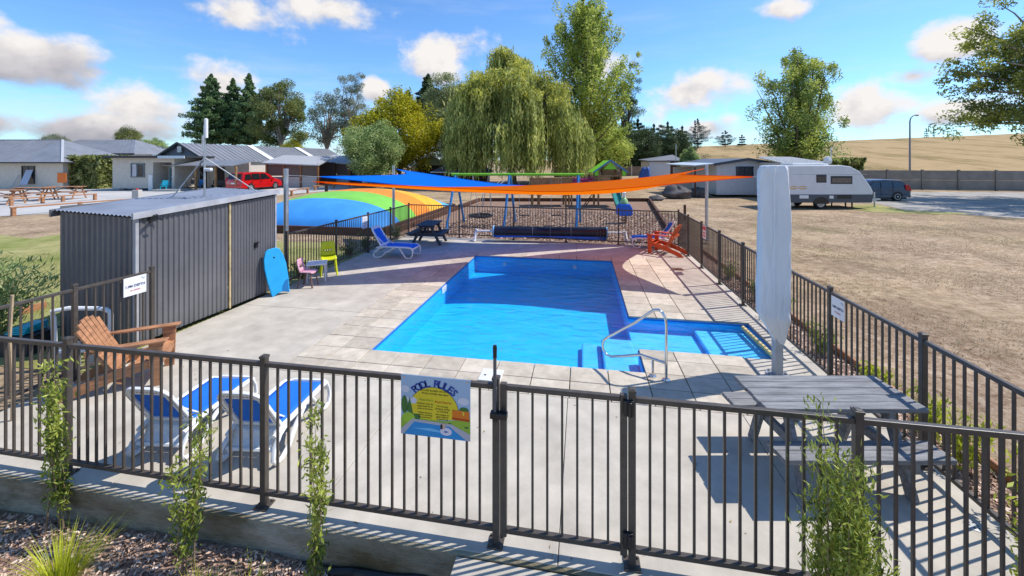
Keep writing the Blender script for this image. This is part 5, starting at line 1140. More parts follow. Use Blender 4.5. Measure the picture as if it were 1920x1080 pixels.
# street lamp and power pedestal
Z = 58; lx = at(1706, Z); hz = hillz(*lx)
sl = thing('street_lamp', 'tall grey street lamp with curved arm at the foot of the hill', 'street lamp', (*lx, hz-.1), YAW)
ht = zat(228,Z)-hz+.1
b = MB(); b.tube([(0,0,0),(0,0,ht),(.12,0,ht+.5),(.5,0,ht+.85),(.85,0,ht+.9)], [.12,.09,.075,.06,.05], 8); b.build('pole', M('dull_galvanised', (.25,.26,.28), .5, .1), sl, smooth=True)
b = MB(); b.lathe([(.0,-.25),(.1,-.2),(.12,.15),(.0,.3)], (1.0,0,ht+.9), 8, 'x'); b.build('lantern', MATS['dull_galvanised'], sl, smooth=True)
t = thing('power_pedestal', 'small grey power pedestal with red top light beyond the grey shed roof', 'power pedestal', (*at(257, 26), -.07), YAW)
b = MB(); b.box((0,0,.55), (.42,.3,1.1)); b.build('cabinet', M('pedestal_grey', (.52,.51,.49), .6, .05), t, bevel=.02); b = MB(); b.lathe([(.07,0),(.07,.08),(.0,.1)], (0,0,1.1), 10); b.build('light', redp, t)
# timber post bollard behind the pillow, flag-like short pole
t = tag(MB().lathe([(.13,0),(.13,1.25),(.0,1.27)], (0,0,0), 10).build('bollard', black, None, True), 'dark round bollard with pale cap behind the jumping pillow', 'bollard'); t.location = (*at(612, 33), -.07)
for px, py in ((1284,386),): t = tag(MB().box((0,0,.4), (.1,.1,.8)).build('marker_post', brown_wood), 'short dark marker post beside the far right fence corner', 'post'); t.location = (*at(1284,20), -.07)
# ------------------------------------------------------------------ vehicles
tyre = M('tyre_rubber', (.015,.015,.016), .8, .1); rim_m = M('alloy_rim', (.55,.55,.56), .3, .05, metal=.7); carglass = M('car_glass', (.012,.014,.018), .05, .05, spec=.9)
def wheel(par, x, y, r, w, side):
    b = MB(); b.lathe([(r*.62,-w/2),(r*.93,-w/2),(r,-w*.3),(r,w*.3),(r*.93,w/2),(r*.62,w/2)], (x, y, r), 22, 'y'); wo = b.build('wheel', tyre, par, smooth=True)
    b = MB(); yo = y+side*w*.42; b.lathe([(r*.64,-.02),(r*.64,.02),(r*.55,.02),(r*.55,-.02)], (x, yo, r), 22, 'y')
    for k in range(5): a = 2*pi*k/5+.3; b.bar((x+r*.08*cos(a), yo, r+r*.08*sin(a)), (x+r*.58*cos(a), yo, r+r*.58*sin(a)), r*.2, .03, (0,1,0))
    b.lathe([(.0,-.025),(r*.16,-.02),(r*.16,.02),(.0,.03)], (x, yo, r), 12, 'y'); b.build('rim', rim_m, wo)
    b = MB(); b.lathe([(.0,-.01),(r*.6,-.01),(r*.6,.01),(.0,.01)], (x, y+side*w*.2, r), 18, 'y'); b.build('brake_disc', black, wo)
def car(label, cat, name, loc, rz, paint, L_, W_, H_, prof, wins, wx, wr, rearwin, windsc, tail, s=1.0):
    """+x is forward; prof = outline points (x,z) in metres from the rear axle side; half width narrows towards the roof"""
    t = thing(name, label, cat, loc, rz, None, s)
    def hw(z): return W_/2*(1-.17*max(0, (z-H_*.56))/(H_*.44)-.05*max(0, (.45-z))/.45)
    n = len(prof); cx_ = sum(p[0] for p in prof)/n; b = MB()
    for fr, k in ((-1,1.0),(-.86,1),(0,1),(.86,1),(1,1.0)):
        edge = abs(fr) == 1
        b.v += [((x if not edge else x+(cx_-x)*.035), fr*hw(z), (z if not edge else z-(.03 if z > .6 else -.02))) for x, z in prof]
    for j in range(4):
        for k in range(n): b.f.append((j*n+k, j*n+(k+1) % n, (j+1)*n+(k+1) % n, (j+1)*n+k))
    b.f += [tuple(range(n))[::-1], tuple(4*n+k for k in range(n))]
    b.build('body', paint, t, smooth=35)
    for sd_ in (-1, 1):
        for w_ in wins:
            b = MB(); b.poly([(x, sd_*(hw(z)+.008), z) for x, z in w_]); o = b.build('side_window', carglass, t); m_ = o.modifiers.new('th','SOLIDIFY'); m_.thickness = .012
        for x in wx:
            b = MB(); b.prism([(x+(wr+.06)*cos(a), wr+(wr+.06)*sin(a)) for a in [pi*k/14-.15 for k in range(15)]], sd_*(W_/2-.02), sd_*(W_/2+.006)); b.build('wheel_arch', black, t)
            wheel(t, x, sd_*(W_/2-.10), wr, .22, sd_)
        b = MB(); b.bar((prof[0][0]+.25, sd_*(hw(.55)+.004), .55), (L_-.3, sd_*(hw(.55)+.004), .52), .012,.05); b.build('side_moulding', paint, t)
        mxx = windsc[0][0]-.25; b = MB(); b.box((mxx, sd_*(hw(1.0)+.12), H_*.62), (.12,.2,.15)); b.build('mirror', paint, t, bevel=.03)
        b = MB()
        for dx in ([w[0][0] for w in wins][1:]): b.box((dx-.04, sd_*(hw(.7)+.004), .72), (.012,.008,.72))
        b.build('door_gap', black, t)
        for dx in ([w[0][0] for w in wins][1:]): b = MB(); b.box((dx+.10, sd_*(hw(.85)+.015), .86), (.16,.03,.035)); b.build('door_handle', paint, t)
        b = MB(); b.prism([(x, z) for x, z in tail], sd_*(W_/2*.86), sd_*(W_/2+.004) if True else 0); b.build('tail_light', M('tail_light_red', (.55,.012,.01), .2, .1), t)
        b = MB(); b.box((L_-.22, sd_*W_*.37, .68), (.3,.32,.14)); b.build('headlight', M('headlight_glass', (.7,.7,.7), .1, .02), t, bevel=.04)
    for nm, q, dx in (('rear_window', rearwin, -.012), ('windscreen', windsc, .012)):
        (xa, za), (xb, zb) = q; b = MB(); b.add([(xa+dx,-hw(za)*.84,za),(xa+dx,hw(za)*.84,za),(xb+dx,hw(zb)*.84,zb),(xb+dx,-hw(zb)*.84,zb)], [(0,1,2,3)]); o = b.build(nm, carglass, t); m_ = o.modifiers.new('th','SOLIDIFY'); m_.thickness = .015; m_.offset = 0
    b = MB(); b.box((.02,0,.42), (.16,W_*.93,.26)); b.build('rear_bumper', paint, t, bevel=.05); b = MB(); b.box((L_-.05,0,.40), (.18,W_*.92,.26)); b.build('front_bumper', paint, t, bevel=.05)
    b = MB(); b.box((-.03,0,.72), (.02,.5,.13)); b.build('number_plate', whitef, t)
    b = MB(); b.box((L_/2,0,.22), (L_*.92,W_*.86,.1)); b.build('underbody', black, t)
    return t
red_p = M('red_car_paint', (.52,.008,.010), .25, .05, 3, coat=.9); navy_p = M('navy_car_paint', (.006,.012,.055), .3, .08, 3, coat=.35)
vanp = [(.0,.35),(-.03,.70),(.03,1.02),(.28,1.62),(.55,1.70),(1.6,1.74),(2.7,1.70),(3.15,1.52),(3.75,1.10),(4.45,.92),(4.68,.72),(4.72,.36),(4.5,.25),(.2,.25)]
vanw = [[(.30,1.06),(.42,1.52),(1.02,1.56),(1.02,1.05)],[(1.10,1.05),(1.10,1.57),(2.0,1.58),(2.0,1.04)],[(2.08,1.04),(2.08,1.57),(2.62,1.55),(3.25,1.06)]]
hv = radians(77)+YAW
vl = at(438, 39.2)
car('red minivan parked in front of the shelters seen from behind', 'minivan', 'parked_minivan', (*vl, -.07), hv, red_p, 4.72, 1.86, 1.74, vanp, vanw, (.95,3.80), .33, ((.055,1.10),(.27,1.58)), ((3.66,1.16),(3.02,1.60)), [(-.02,.72),(.02,1.02),(.16,1.30),(.24,1.26),(.20,.74)], 1.06)
suvp = [(.0,.40),(-.05,.75),(.02,1.02),(.35,1.52),(.60,1.66),(1.7,1.70),(2.7,1.64),(3.05,1.48),(3.55,1.12),(4.45,.98),(4.72,.78),(4.75,.42),(4.5,.28),(.2,.28)]
suvw = [[(.48,1.10),(.62,1.46),(1.25,1.52),(1.25,1.08)],[(1.33,1.08),(1.33,1.53),(2.15,1.54),(2.15,1.06)],[(2.23,1.06),(2.23,1.53),(2.62,1.50),(3.15,1.08)]]
Zs = 30.6; suv = car('dark blue estate car parked behind the caravan towing end', 'car', 'parked_car', (*at(1686, Zs), -.07), YAW+pi, navy_p, 4.75, 1.84, 1.70, suvp, suvw, (.98,3.75), .36, ((.05,1.08),(.33,1.50)), ((3.48,1.16),(2.95,1.52)), [(-.03,.80),(.03,1.05),(.22,1.32),(.42,1.22),(.36,.86)], 1.0); suv.scale = (1, 1, .93)
# caravan, nose to the right
Zc2 = 26.0; cl = at(1416, Zc2)
cv = thing('caravan', 'white touring caravan with dark skirt and yellow swirl decals', 'caravan', (*cl, -.07), YAW)
cvp = [(1.0,.58),(1.0,2.52),(1.12,2.66),(4.6,2.68),(5.2,2.60),(5.75,2.30),(6.42,1.35),(6.55,1.05),(6.52,.58)]
cvw = M('white_caravan_skin', (.66,.66,.67), .35, .03, 2, .03, 8); skirt = M('charcoal_skirt', (.07,.08,.10), .4, .1)
b = MB(); b.prism(cvp, -1.1, 1.1); b.build('body', cvw, cv, bevel=.05)
b = MB(); b.prism([(1.02,.40),(1.02,.90),(6.50,.90),(6.56,1.0),(6.45,.40)], -1.115, 1.115); b.build('skirt', skirt, cv)
for sd_ in (-1, 1):
    b = MB(); b.prism([(3.35+.50*cos(a), .33+.42*sin(a)) for a in [pi*k/12 for k in range(13)]], sd_*1.09, sd_*1.122); b.build('wheel_arch', black, cv); wheel(cv, 3.35, sd_*1.0, .36, .22, sd_)
def cvwin(x0, x1, z0, z1):
    b = MB(); b.box(((x0+x1)/2,-1.105,(z0+z1)/2), (x1-x0,.03,z1-z0)); f = b.build('window_frame', frame_d, cv, bevel=.02); b = MB(); b.box(((x0+x1)/2,-1.122,(z0+z1)/2-.02), ((x1-x0)*.88,.01,(z1-z0)*.6)); b.build('pane', glass if x1-x0 < .7 else M('tinted_pane', (.16,.13,.11), .15, .1), f)
zc = lambda py: zat(py, Zc2-1.1)+.07; xc = lambda px: ((px-960)*(Zc2-1.1)-(1416-960)*Zc2)/FPX
cvwin(xc(1530.5), xc(1549.5), zc(342.5), zc(327.5)); cvwin(xc(1557.5), xc(1598), zc(345), zc(330))
b = MB(); b.box((xc(1556),-1.104,zc(327)), (4.5,.012,.025)); b.build('trim_strip', M('grey_trim', (.45,.45,.46), .5, .05), cv)
b = MB(); b.box((xc(1507),-1.125,zc(369)), (.55,.012,.2)); b.build('service_hatch', whitef, cv); b = MB(); b.box((xc(1558.5),-1.125,zc(369.5)), (.25,.012,.18)); b.build('service_hatch', whitef, cv)
b = MB(); b.box((xc(1583),-1.125,zc(369)), (.85,.012,.25)); b.build('vent_panel', black, cv)
for nm, cx_ in (('swirl_decal', 1488), ('swirl_decal', 1505)):
    b = MB(); X_ = xc(cx_)
    for k in range(10):
        a0, a1 = pi*k/10, pi*(k+1)/10; f = lambda a, r: (X_+.27*cos(a)*1.0, -1.103, zc(352)+r*sin(a*1.0))
        for sg_ in (1,-1): b.add([f(a0,.10*sg_), f(a1,.10*sg_), f(a1,.04*sg_), f(a0,.04*sg_)], [(0,1,2,3)])
    b.build(nm, M('decal_amber', (.72,.36,.05), .5, .2, 8), cv)
b = MB(); b.box((3.0,0,2.74), (2.0,1.2,.14)); b.box((4.4,.2,2.72), (.5,.5,.1)); b.build('roof_hatch', whitef, cv, bevel=.04)
b = MB(); b.bar((6.4,-.5,.45), (7.7,0,.45), .08,.1); b.bar((6.4,.5,.45), (7.7,0,.45), .08,.1); b.tube([(7.55,-.05,0),(7.55,-.05,.95)], .04, 8); b.bar((7.4,0,.5), (7.95,0,.5), .1,.1); b.build('drawbar', galv, cv)
for x in (5.1,5.5): b = MB(); b.bar((x,-.8,.42), (x,-.8,.0), .06,.06); b.bar((x,.8,.42), (x,.8,0), .06,.06); b.build('corner_steady', black, cv)
b = MB(); b.box((1.7,-.6,.28), (.5,.4,.3)); b.build('underslung_tank', galv, cv, bevel=.04)
# ------------------------------------------------------------------ trees
barkm = M('grey_brown_bark', (.17,.13,.10), .95, .25, 3, .8, 12); barkl = M('pale_gum_bark', (.42,.37,.32), .9, .2, 3, .5, 10, base2=(.22,.18,.15)); barkd = M('dark_bark', (.07,.055,.045), .95, .2, 3, .8, 12)
LM = {
 'pine': leafmat('pine_needles', (0.031,0.070,0.031), (0.098,0.185,0.070), (0.248,0.346,0.123), .15, .5),
 'pine_dark': leafmat('dark_pine_needles', (0.027,0.055,0.025), (0.069,0.114,0.044), (0.150,0.195,0.069), .25, .5),
 'far': leafmat('distant_pine_needles', (0.062,0.090,0.076), (0.103,0.138,0.103), None, .15, .3),
 'olive': leafmat('olive_gum_leaves', (0.060,0.101,0.032), (0.204,0.244,0.070), (0.385,0.385,0.122), .45, .5),
 'grey': leafmat('grey_gum_leaves', (0.088,0.115,0.079), (0.229,0.265,0.168), (0.424,0.442,0.301), .45, .5),
 'yellow': leafmat('yellow_green_leaves', (0.110,0.125,0.013), (0.439,0.425,0.022), (0.732,0.663,0.044), .45, .45),
 'greyg': leafmat('grey_green_leaves', (0.099,0.170,0.054), (0.299,0.409,0.137), (0.716,0.780,0.365), .45, 1.0),
 'pale': leafmat('pale_willow_leaves', (0.151,0.183,0.074), (0.345,0.387,0.172), (0.582,0.603,0.301), .45, .5),
 'willow': leafmat('willow_leaves', (0.121,0.154,0.033), (0.408,0.456,0.116), (0.780,0.780,0.273), .45, .7),
 'willow_highlight': leafmat('willow_highlight_leaves', (0.163,0.174,0.032), (0.517,0.508,0.083), (0.780,0.777,0.168), .45, .5),  # brighter, yellower willow leaves: the highlight on the tops is painted in
 'poplar': leafmat('poplar_leaves', (0.135,0.188,0.035), (0.408,0.508,0.088), (0.780,0.780,0.201), .4, .5),
 'mixed': leafmat('mixed_green_leaves', (0.098,0.161,0.053), (0.321,0.422,0.098), (0.740,0.740,0.148), .45, .28),
 'hedge': leafmat('hedge_leaves', (0.055,0.079,0.020), (0.254,0.285,0.079), (0.603,0.603,0.254), .45, 1.2),
 'shrub': leafmat('shrub_leaves', (0.079,0.118,0.021), (0.277,0.335,0.047), (0.582,0.621,0.134), .4, 4),
 'shrub_y': leafmat('yellow_shrub_leaves', (0.207,0.262,0.021), (0.497,0.552,0.041), (0.750,0.750,0.110), .4, 4),
}
def clump_quads(ctr, rad, per, ll, lw, flat=1.0, up=None, spread=1.2):
    ctr = np.asarray(ctr, float); rad = np.asarray(rad, float); n = len(ctr); per = np.broadcast_to(per, (n,))
    idx = np.repeat(np.arange(n), per); d = unit(len(idx)); rr = NR.uniform(0, 1, len(idx))**.42
    p = ctr[idx]+d*rr[:,None]*rad[idx][:,None]*np.array([1,1,flat])
    ax = d*.6 if up is None else np.tile(np.array(up, float), (len(idx),1))
    return leaves(p, ll, lw, axis=ax, spread=spread)
def limb(b, p, q, r0, r1, sag=.0, n=5, wob=.06):
    L_ = sqrt(sum((q[i]-p[i])**2 for i in range(3))); pts = []
    for k in range(n+1):
        t = k/n; w = sin(pi*t)*L_*wob
        pts.append((p[0]+(q[0]-p[0])*t+R.uniform(-1,1)*w*.5, p[1]+(q[1]-p[1])*t+R.uniform(-1,1)*w*.5, p[2]+(q[2]-p[2])*t-sag*L_*sin(pi*t)))
    b.tube(pts, [r0+(r1-r0)*k/n for k in range(n+1)], 6)
def tree(kind, label, px, Z, ytop, wpx, leaf, cat='tree', name=None, group=None, bark=None, zb=None, dens=1.0, ybot=None, seed=1, loc=None, H_=None, W_=None):
    x, y = loc or at(px, Z); z0 = gz(x, y) if zb is None else zb
    Hh = H_ or (zat(ytop, Z)-z0); W = W_ or wpx*Z/FPX; zb0 = (zat(ybot, Z)-z0) if ybot else None
    global R; R = random.Random(seed*13+5); rs = R
    t = thing(name or {'pine':'pine_tree','poplar':'poplar_tree','willow':'willow_tree','gum':'gum_tree','upright':'broadleaf_tree','round':'broadleaf_tree'}[kind], label, cat, (x, y, z0), rs.uniform(0, 6), group)
    tb = MB(); Q = []; bark = bark or barkm
    if kind == 'pine':
        tr = max(.1, Hh*.018); limb(tb, (0,0,-.2), (0,0,Hh*.97), tr, tr*.12, 0, 8, .012)
        zl = zb0 if zb0 is not None else Hh*.12; n = int(Hh*1.5); ctr = []; rad = []
        for k in range(n):
            f = k/(n-1); z = zl+(Hh-zl)*f*.96; R_ = W*.62*((1-f)**.72)*(.75+.35*rs.random())*(min(1, .55+f*4)); m = max(3, int(7*(1-f)+2.5)); a0 = rs.uniform(0,6)
            for j in range(m):
                a = a0+2*pi*j/m+rs.uniform(-.3,.3); L_ = R_*rs.uniform(.5,1.2)*(.86+.22*sin(2*a+seed)); e = (L_*cos(a), L_*sin(a), z+L_*rs.uniform(.02,.30))
                if j % 2 == 0: limb(tb, (0,0,z), e, tr*.25*(1-f)+.02, .015, 0, 3, .03)
                for s_ in (.5,.78,1.0):
                    if s_ == .5 and L_ < 1: continue
                    ctr.append((e[0]*s_, e[1]*s_, z+(e[2]-z)*s_)); rad.append((.26+.125*L_)*(1.25-.35*s_))
        for k in range(9): ctr.append((0,0,Hh*(.83+.02*k))); rad.append(max(.10, Hh*.036*(1-k/9.5)))
        per = int(44*dens); Q.append(clump_quads(ctr, rad, per, max(.24, Hh*.026), max(.07, Hh*.0075), .75, (0,0,.55), 1))
    elif kind == 'round' or kind == 'gum':
        zl = zb0 if zb0 is not None else Hh*.22; hz_ = (Hh-zl)/2; cz = zl+hz_; tr = max(.12, Hh*.022); ctr = []; rad = []
        nb = 190 if kind == 'round' else 74; lo = [rs.uniform(0,6) for _ in range(5)]
        tb_top = (rs.uniform(-.3,.3), rs.uniform(-.3,.3), cz*.75); limb(tb, (0,0,-.2), tb_top, tr, tr*.6, 0, 5, .04)
        for k in range(nb):
            d = unit(1)[0]; a = atan2(d[1], d[0]); lump = 1+.16*sin(2*a+lo[0]+d[2]*2)+.13*sin(3*a+lo[1]-d[2]*4)+.10*sin(5*d[2]+lo[2])
            q = (rs.uniform(.80,1.02) if kind == 'round' else rs.uniform(.45,1.04))*lump
            taper = 1-.25*max(0, d[2]) if kind == 'round' else 1
            c = (d[0]*W/2*q*.88*taper, d[1]*W/2*q*.88*taper, cz+d[2]*hz_*q*.9); ctr.append(c); rad.append((.135 if kind == 'round' else .125)*W*rs.uniform(.6,1.25))
            if k % (9 if kind == 'round' else 2) == 0: limb(tb, (tb_top[0]*.8, tb_top[1]*.8, tb_top[2]*rs.uniform(.55,1)), c, tr*.38, .02, -.05, 5, .08)
        if kind == 'round':
            for k in range(40): d = unit(1)[0]; ctr.append((d[0]*W*.28, d[1]*W*.28, cz+d[2]*hz_*.6)); rad.append(W*.15)
        per = int((120 if kind == 'round' else 150)*dens); Q.append(clump_quads(ctr, rad, per, max(.12, W*.030), max(.06, W*.014), .85))
    elif kind == 'poplar':
        tr = Hh*.020; limb(tb, (0,0,-.2), (.2,.1,Hh*.94), tr, .04, 0, 10, .012); ctr = []; rad = []
        zl = zb0 if zb0 is not None else Hh*.14
        for k in range(120):
            f = rs.random(); z = zl+(Hh*.80-zl)*f; a = rs.uniform(0, 2*pi); prof = min(1, .72+f*3)*(1-f)**.6*1.08
            out_ = W*.60*prof*rs.uniform(.5,1.08); rise = out_*rs.uniform(1.1,2.4)+Hh*.05
            rise *= .30+.95*f; e = (out_*cos(a), out_*sin(a), min(Hh*rs.uniform(.95,1.0), z+rise)); limb(tb, (0,0,z), e, tr*.28*(1-.7*f), .015, .10, 5, .05)
            m = 7
            for j in range(m):
                s_ = .25+.78*j/(m-1); q = s_**1.5
                ctr.append((e[0]*q**.55+rs.gauss(0,.16), e[1]*q**.55+rs.gauss(0,.16), z+(e[2]-z)*s_)); rad.append(W*.085*rs.uniform(.6,1.25)*(1.15-.5*s_))
        for k in range(10): ctr.append((.2+rs.gauss(0,.15),.1+rs.gauss(0,.15),Hh*(.80+.02*k))); rad.append(.45-.03*k)
        Q.append(clump_quads(ctr, rad, int(70*dens), .26, .19, 1.25))
    elif kind == 'upright':
        zl = zb0 if zb0 is not None else Hh*.15; ctr = []; rad = []
        for k in range(15):
            a = 2*pi*k/15+rs.uniform(-.3,.3); f = rs.uniform(.15,1) if k > 3 else rs.uniform(0,.25); top = (W*.46*f*cos(a), W*.46*f*sin(a), Hh*(1-.36*f**1.5)*rs.uniform(.92,1)); limb(tb, (rs.gauss(0,.2), rs.gauss(0,.2), -.1), top, .15, .02, -.04, 8, .03)
            for j in range(15):
                s_ = .16+.85*j/14; spread_ = min(.8, W*.085*(1-.5*s_)+.1); c = (top[0]*s_**.75+max(-1.6,min(1.6,rs.gauss(0,spread_))), top[1]*s_**.75+rs.gauss(0,spread_), top[2]*s_+rs.gauss(0,.3))
                if c[2] < zl+.1: c = (c[0], c[1], zl+rs.uniform(.1,1.2))
                ctr.append(c); rad.append(W*.085*rs.uniform(.6,1.3)*(1.25-.6*s_))
                if j % 3 == 0: limb(tb, (top[0]*s_*.9, top[1]*s_*.9, top[2]*(s_-.06)), c, .04, .012, 0, 3, .05)
        Q.append(clump_quads(ctr, rad, int(170*dens), .26, .10, 1.3, (0,0,.1), 1.1))
    elif kind == 'willow':
        tr = .55; crown_z = Hh*.55; lobes = [(2*pi*k/9+rs.uniform(-.25,.25), rs.uniform(.55,.95)) for k in range(9)]+[(rs.uniform(0,6), .25) for k in range(3)]; limb(tb, (0,0,-.2), (.3,0,Hh*.45), tr, tr*.6, 0, 5, .04); tops = []
        for k in range(96):
            la, lf = lobes[k % 12]; a = la+rs.gauss(0,.24); f = min(1.02, max(.05, lf+rs.gauss(0,.15))); rr = W/2*f*.98; z = Hh*(1.0-.52*f**1.7)*(.93+.07*sin(la*5))*rs.uniform(.92,1.03)
            tops.append((rr*cos(a), rr*sin(a), z)); limb(tb, (.3,0,Hh*rs.uniform(.35,.47)), tops[-1], tr*.36, .04, -.12, 6, .05)
        P, A = [], []
        for tx, ty, tz in tops:
            for s_ in range(46):
                sx_, sy_ = tx+rs.gauss(0,.62), ty+rs.gauss(0,.62); rr = sqrt(sx_**2+sy_**2)/(W/2); top = tz+rs.gauss(0,.4)-.2*rr
                low = max(.9+rs.random()*2.2, top-rs.uniform(.30,.85)*Hh*(.40+.5*rr)); L_ = top-low
                if L_ < .4: continue
                ox, oy = rs.gauss(0,.25)+tx*.03, rs.gauss(0,.25)+ty*.03; m = int(L_*6.2)
                for j in range(m):
                    q = j/m; P.append((sx_+ox*min(1,q*3)+rs.gauss(0,.07), sy_+oy*min(1,q*3)+rs.gauss(0,.07), top-L_*q)); A.append((rs.gauss(0,.18), rs.gauss(0,.18), -1))
        P, A = np.array(P), np.array(A); Q.append(leaves(P, .46, .12, axis=A, spread=.28))
        ctr = [(x_*.98, y_*.98, z_+.12) for x_, y_, z_ in tops if sqrt(x_*x_+y_*y_) < W*.40]
        q2 = clump_quads(ctr, [1.35]*len(ctr), 210, .44, .12, .6, (0,0,-.25), 1.1)
        quads_obj('top_foliage', q2, LM['willow_highlight'], t)
    tb.build('trunk', bark, t, smooth=True); quads_obj('crown', np.concatenate(Q), LM[leaf], t)
    return t
tree('pine', 'tall dark pine on the left standing leftmost in the pine group behind the gabled house', 396, 70, 138, 92, 'pine', ybot=268, seed=1, dens=1.5, group='pines behind the gabled house')
tree('pine', 'dark pine in the middle of the pine group behind the gabled house roof', 437, 74, 146, 74, 'pine', ybot=268, seed=2, dens=1.5, group='pines behind the gabled house')
tree('pine', 'thin topped pine next to the olive gum tree, rightmost of the pine group', 467, 72, 137, 66, 'pine', ybot=268, seed=3, dens=1.5, group='pines behind the gabled house')
tree('gum', 'dense olive green gum tree just right of the dark pine group', 524, 68, 138, 112, 'olive', seed=4, dens=2.4, ybot=285, bark=barkl)
tree('gum', 'sparse grey gum tree with white sky showing through between olive gum and round tree', 612, 76, 148, 96, 'grey', seed=5, dens=.85, ybot=300, bark=barkl)
tree('gum', 'taller grey gum tree with dark narrow top left of the yellow round tree', 660, 74, 130, 70, 'grey', seed=6, dens=1.5, ybot=280, bark=barkl)
tree('round', 'dense rounded yellow green tree beside the grey green bush', 748, 52, 174, 158, 'yellow', seed=7, dens=1.6, ybot=326)
tree('round', 'rounded grey green flowering bush in front of the yellow green tree', 700, 45, 228, 108, 'greyg', 'bush', 'large_bush', seed=8, dens=1.5, ybot=334)
tree('round', 'pale grey green willow between the yellow tree and the weeping willow', 842, 58, 140, 112, 'pale', name='willow_tree', seed=9, dens=1.3, ybot=312)
tree('pine', 'dark pine rising behind the pale willow', 803, 76, 138, 66, 'pine_dark', seed=10, dens=1.3, ybot=240)
tree('pine', 'dark pine top peeping out just above the yellow green tree', 765, 84, 168, 44, 'pine_dark', seed=31, dens=1.2, ybot=240)
tree('willow', 'huge weeping willow with long hanging strands behind the swings', 962, 47.5, 93, 262, 'willow', seed=11)
tree('poplar', 'very tall slender poplar rising out of the top of the photo', 1096, 55, -22, 170, 'poplar', seed=12, ybot=318)
tree('round', 'light green leafy growth round the foot of the tall poplar', 1128, 60, 222, 120, 'poplar', name='bushy_tree', seed=171, dens=1.3, ybot=324)
tree('gum', 'dark shaggy tree showing on the right edge of the tall poplar', 1172, 74, 128, 74, 'pine', name='conifer_tree', seed=13, dens=1.9, ybot=300)
for i, (px, yt, w, Z, lab) in enumerate(((1196,222,52,76,'dark pine row behind the play tower, first from the poplar'),(1226,232,48,79,'dark pine row behind the play tower, second from the poplar'),(1252,228,50,77,'dark pine row behind the play tower, third from the poplar, above the grey shed'),(1279,236,48,80,'dark pine row behind the play tower, last before the hill'))):
    tree('pine', lab, px, Z, yt, w*2.1, 'pine_dark', seed=14+i, dens=2.6, ybot=322, group='dark pine row')
for i, (px, yt, w, Z, lab) in enumerate(((1176,236,62,70,'low dark bushy tree directly right of the poplar foot'),(1210,240,66,71,'low dark bushy tree behind the green play tower roof'),(1243,242,64,72,'low dark bushy tree over the pale grey shed roof'),(1272,246,58,73,'low dark bushy tree just left of the small grey green tree'))):
    tree('round', lab, px, Z, yt, w, 'pine_dark', name='bushy_tree', seed=140+i, dens=1.2, ybot=322, group='dark bushy trees behind the playground')
for i, (px, yt, w, lab) in enumerate(((1308,222,48,'hazy dark pine on the left end of the hill crest, the tallest one'),(1360,245,42,'broad dark pine on the hill crest between the tallest and smallest'),(1391,253,15,'small narrow dark conifer on the hill crest beside the big leafy tree'),(1737,243,8,'tiny dark conifer far away on the hill crest right of the street lamp'),(1751,246,5,'tiniest dark conifer speck on the hill crest right of the street lamp'))):
    Z = 132 if px < 1500 else 170; tree('pine', lab, px, Z, yt, w, 'far', seed=20+i, dens=1.5 if w > 12 else .6, group='conifers on the hill crest')
tree('upright', 'leafy multi stemmed tree standing alone behind the caravan', 1500, 41, 94, 205, 'mixed', name='broadleaf_tree', seed=26, dens=1.0, ybot=292)
tree('round', 'grey green small tree beside the grey shed and weatherboard cabin', 1293, 42, 280, 36, 'greyg', name='small_tree', seed=27, dens=.8, ybot=328)
tree('round', 'distant rounded tree above the roofs between cream building and gabled house', 241, 95, 238, 44, 'olive', seed=28, dens=.9, ybot=285)
tree('round', 'low distant tree just left of the gabled house ridge', 288, 90, 262, 46, 'greyg', seed=29, dens=.8, ybot=290)
tree('round', 'low distant tree top peeping over the long cream building roof', 103, 100, 251, 42, 'grey', seed=30, dens=.5, ybot=280)
tree('round', 'yellow green bush peeping over the right end of the gabled house roof', 548, 66, 262, 50, 'yellow', 'bush', 'garden_bush', seed=32, dens=.8, ybot=300)
# overhanging gum at the right edge, trunk just out of the picture
def right_gum():
    global R; R = random.Random(77); rs = R
    x, y = at(2150, 29); t = thing('gum_tree', 'large gum tree overhanging from the right edge of the photo', 'tree', (x, y, -.1), YAW)
    tb = MB(); limb(tb, (0,0,0), (-.4,0,5.2), .55, .42, 0, 6, .03); ctr = []; rad = []
    ends = []
    for k in range(44):
        a = rs.uniform(0, 2*pi) if k > 23 else rs.uniform(pi*.72, pi*1.28); L_ = rs.uniform(5.0,11.3) if k > 23 else rs.uniform(7.5,12.2); z = rs.uniform(4.6,16.8); z -= .12*max(0, L_-8)*(z > 6)
        if 5 < a-0 < 6.3 and rs.random() < .3: continue
        e = (L_*cos(a), L_*sin(a)*.75, z); ends.append(e); limb(tb, (-.4,0,rs.uniform(3.6,5.2)), e, .22, .03, -.10, 8, .05)
        for s_ in (.42,.55,.68,.8,.9,1.0):
            for _ in range(2):
                ctr.append((e[0]*s_+rs.gauss(0,.55), e[1]*s_+rs.gauss(0,.55), 4.6+(z-4.6)*s_+.1*L_*sin(pi*s_)+rs.gauss(0,.5))); rad.append(rs.uniform(.55,1.0))
    tb.build('trunk', barkl, t, smooth=True); quads_obj('crown', clump_quads(ctr, rad, 92, .30, .10, .7, (0,0,-.4), 1.0), LM['olive'] if False else leafmat('eucalypt_leaves', (.07,.10,.03), (.25,.29,.06), (.56,.56,.11), .5, .3), t)
right_gum()
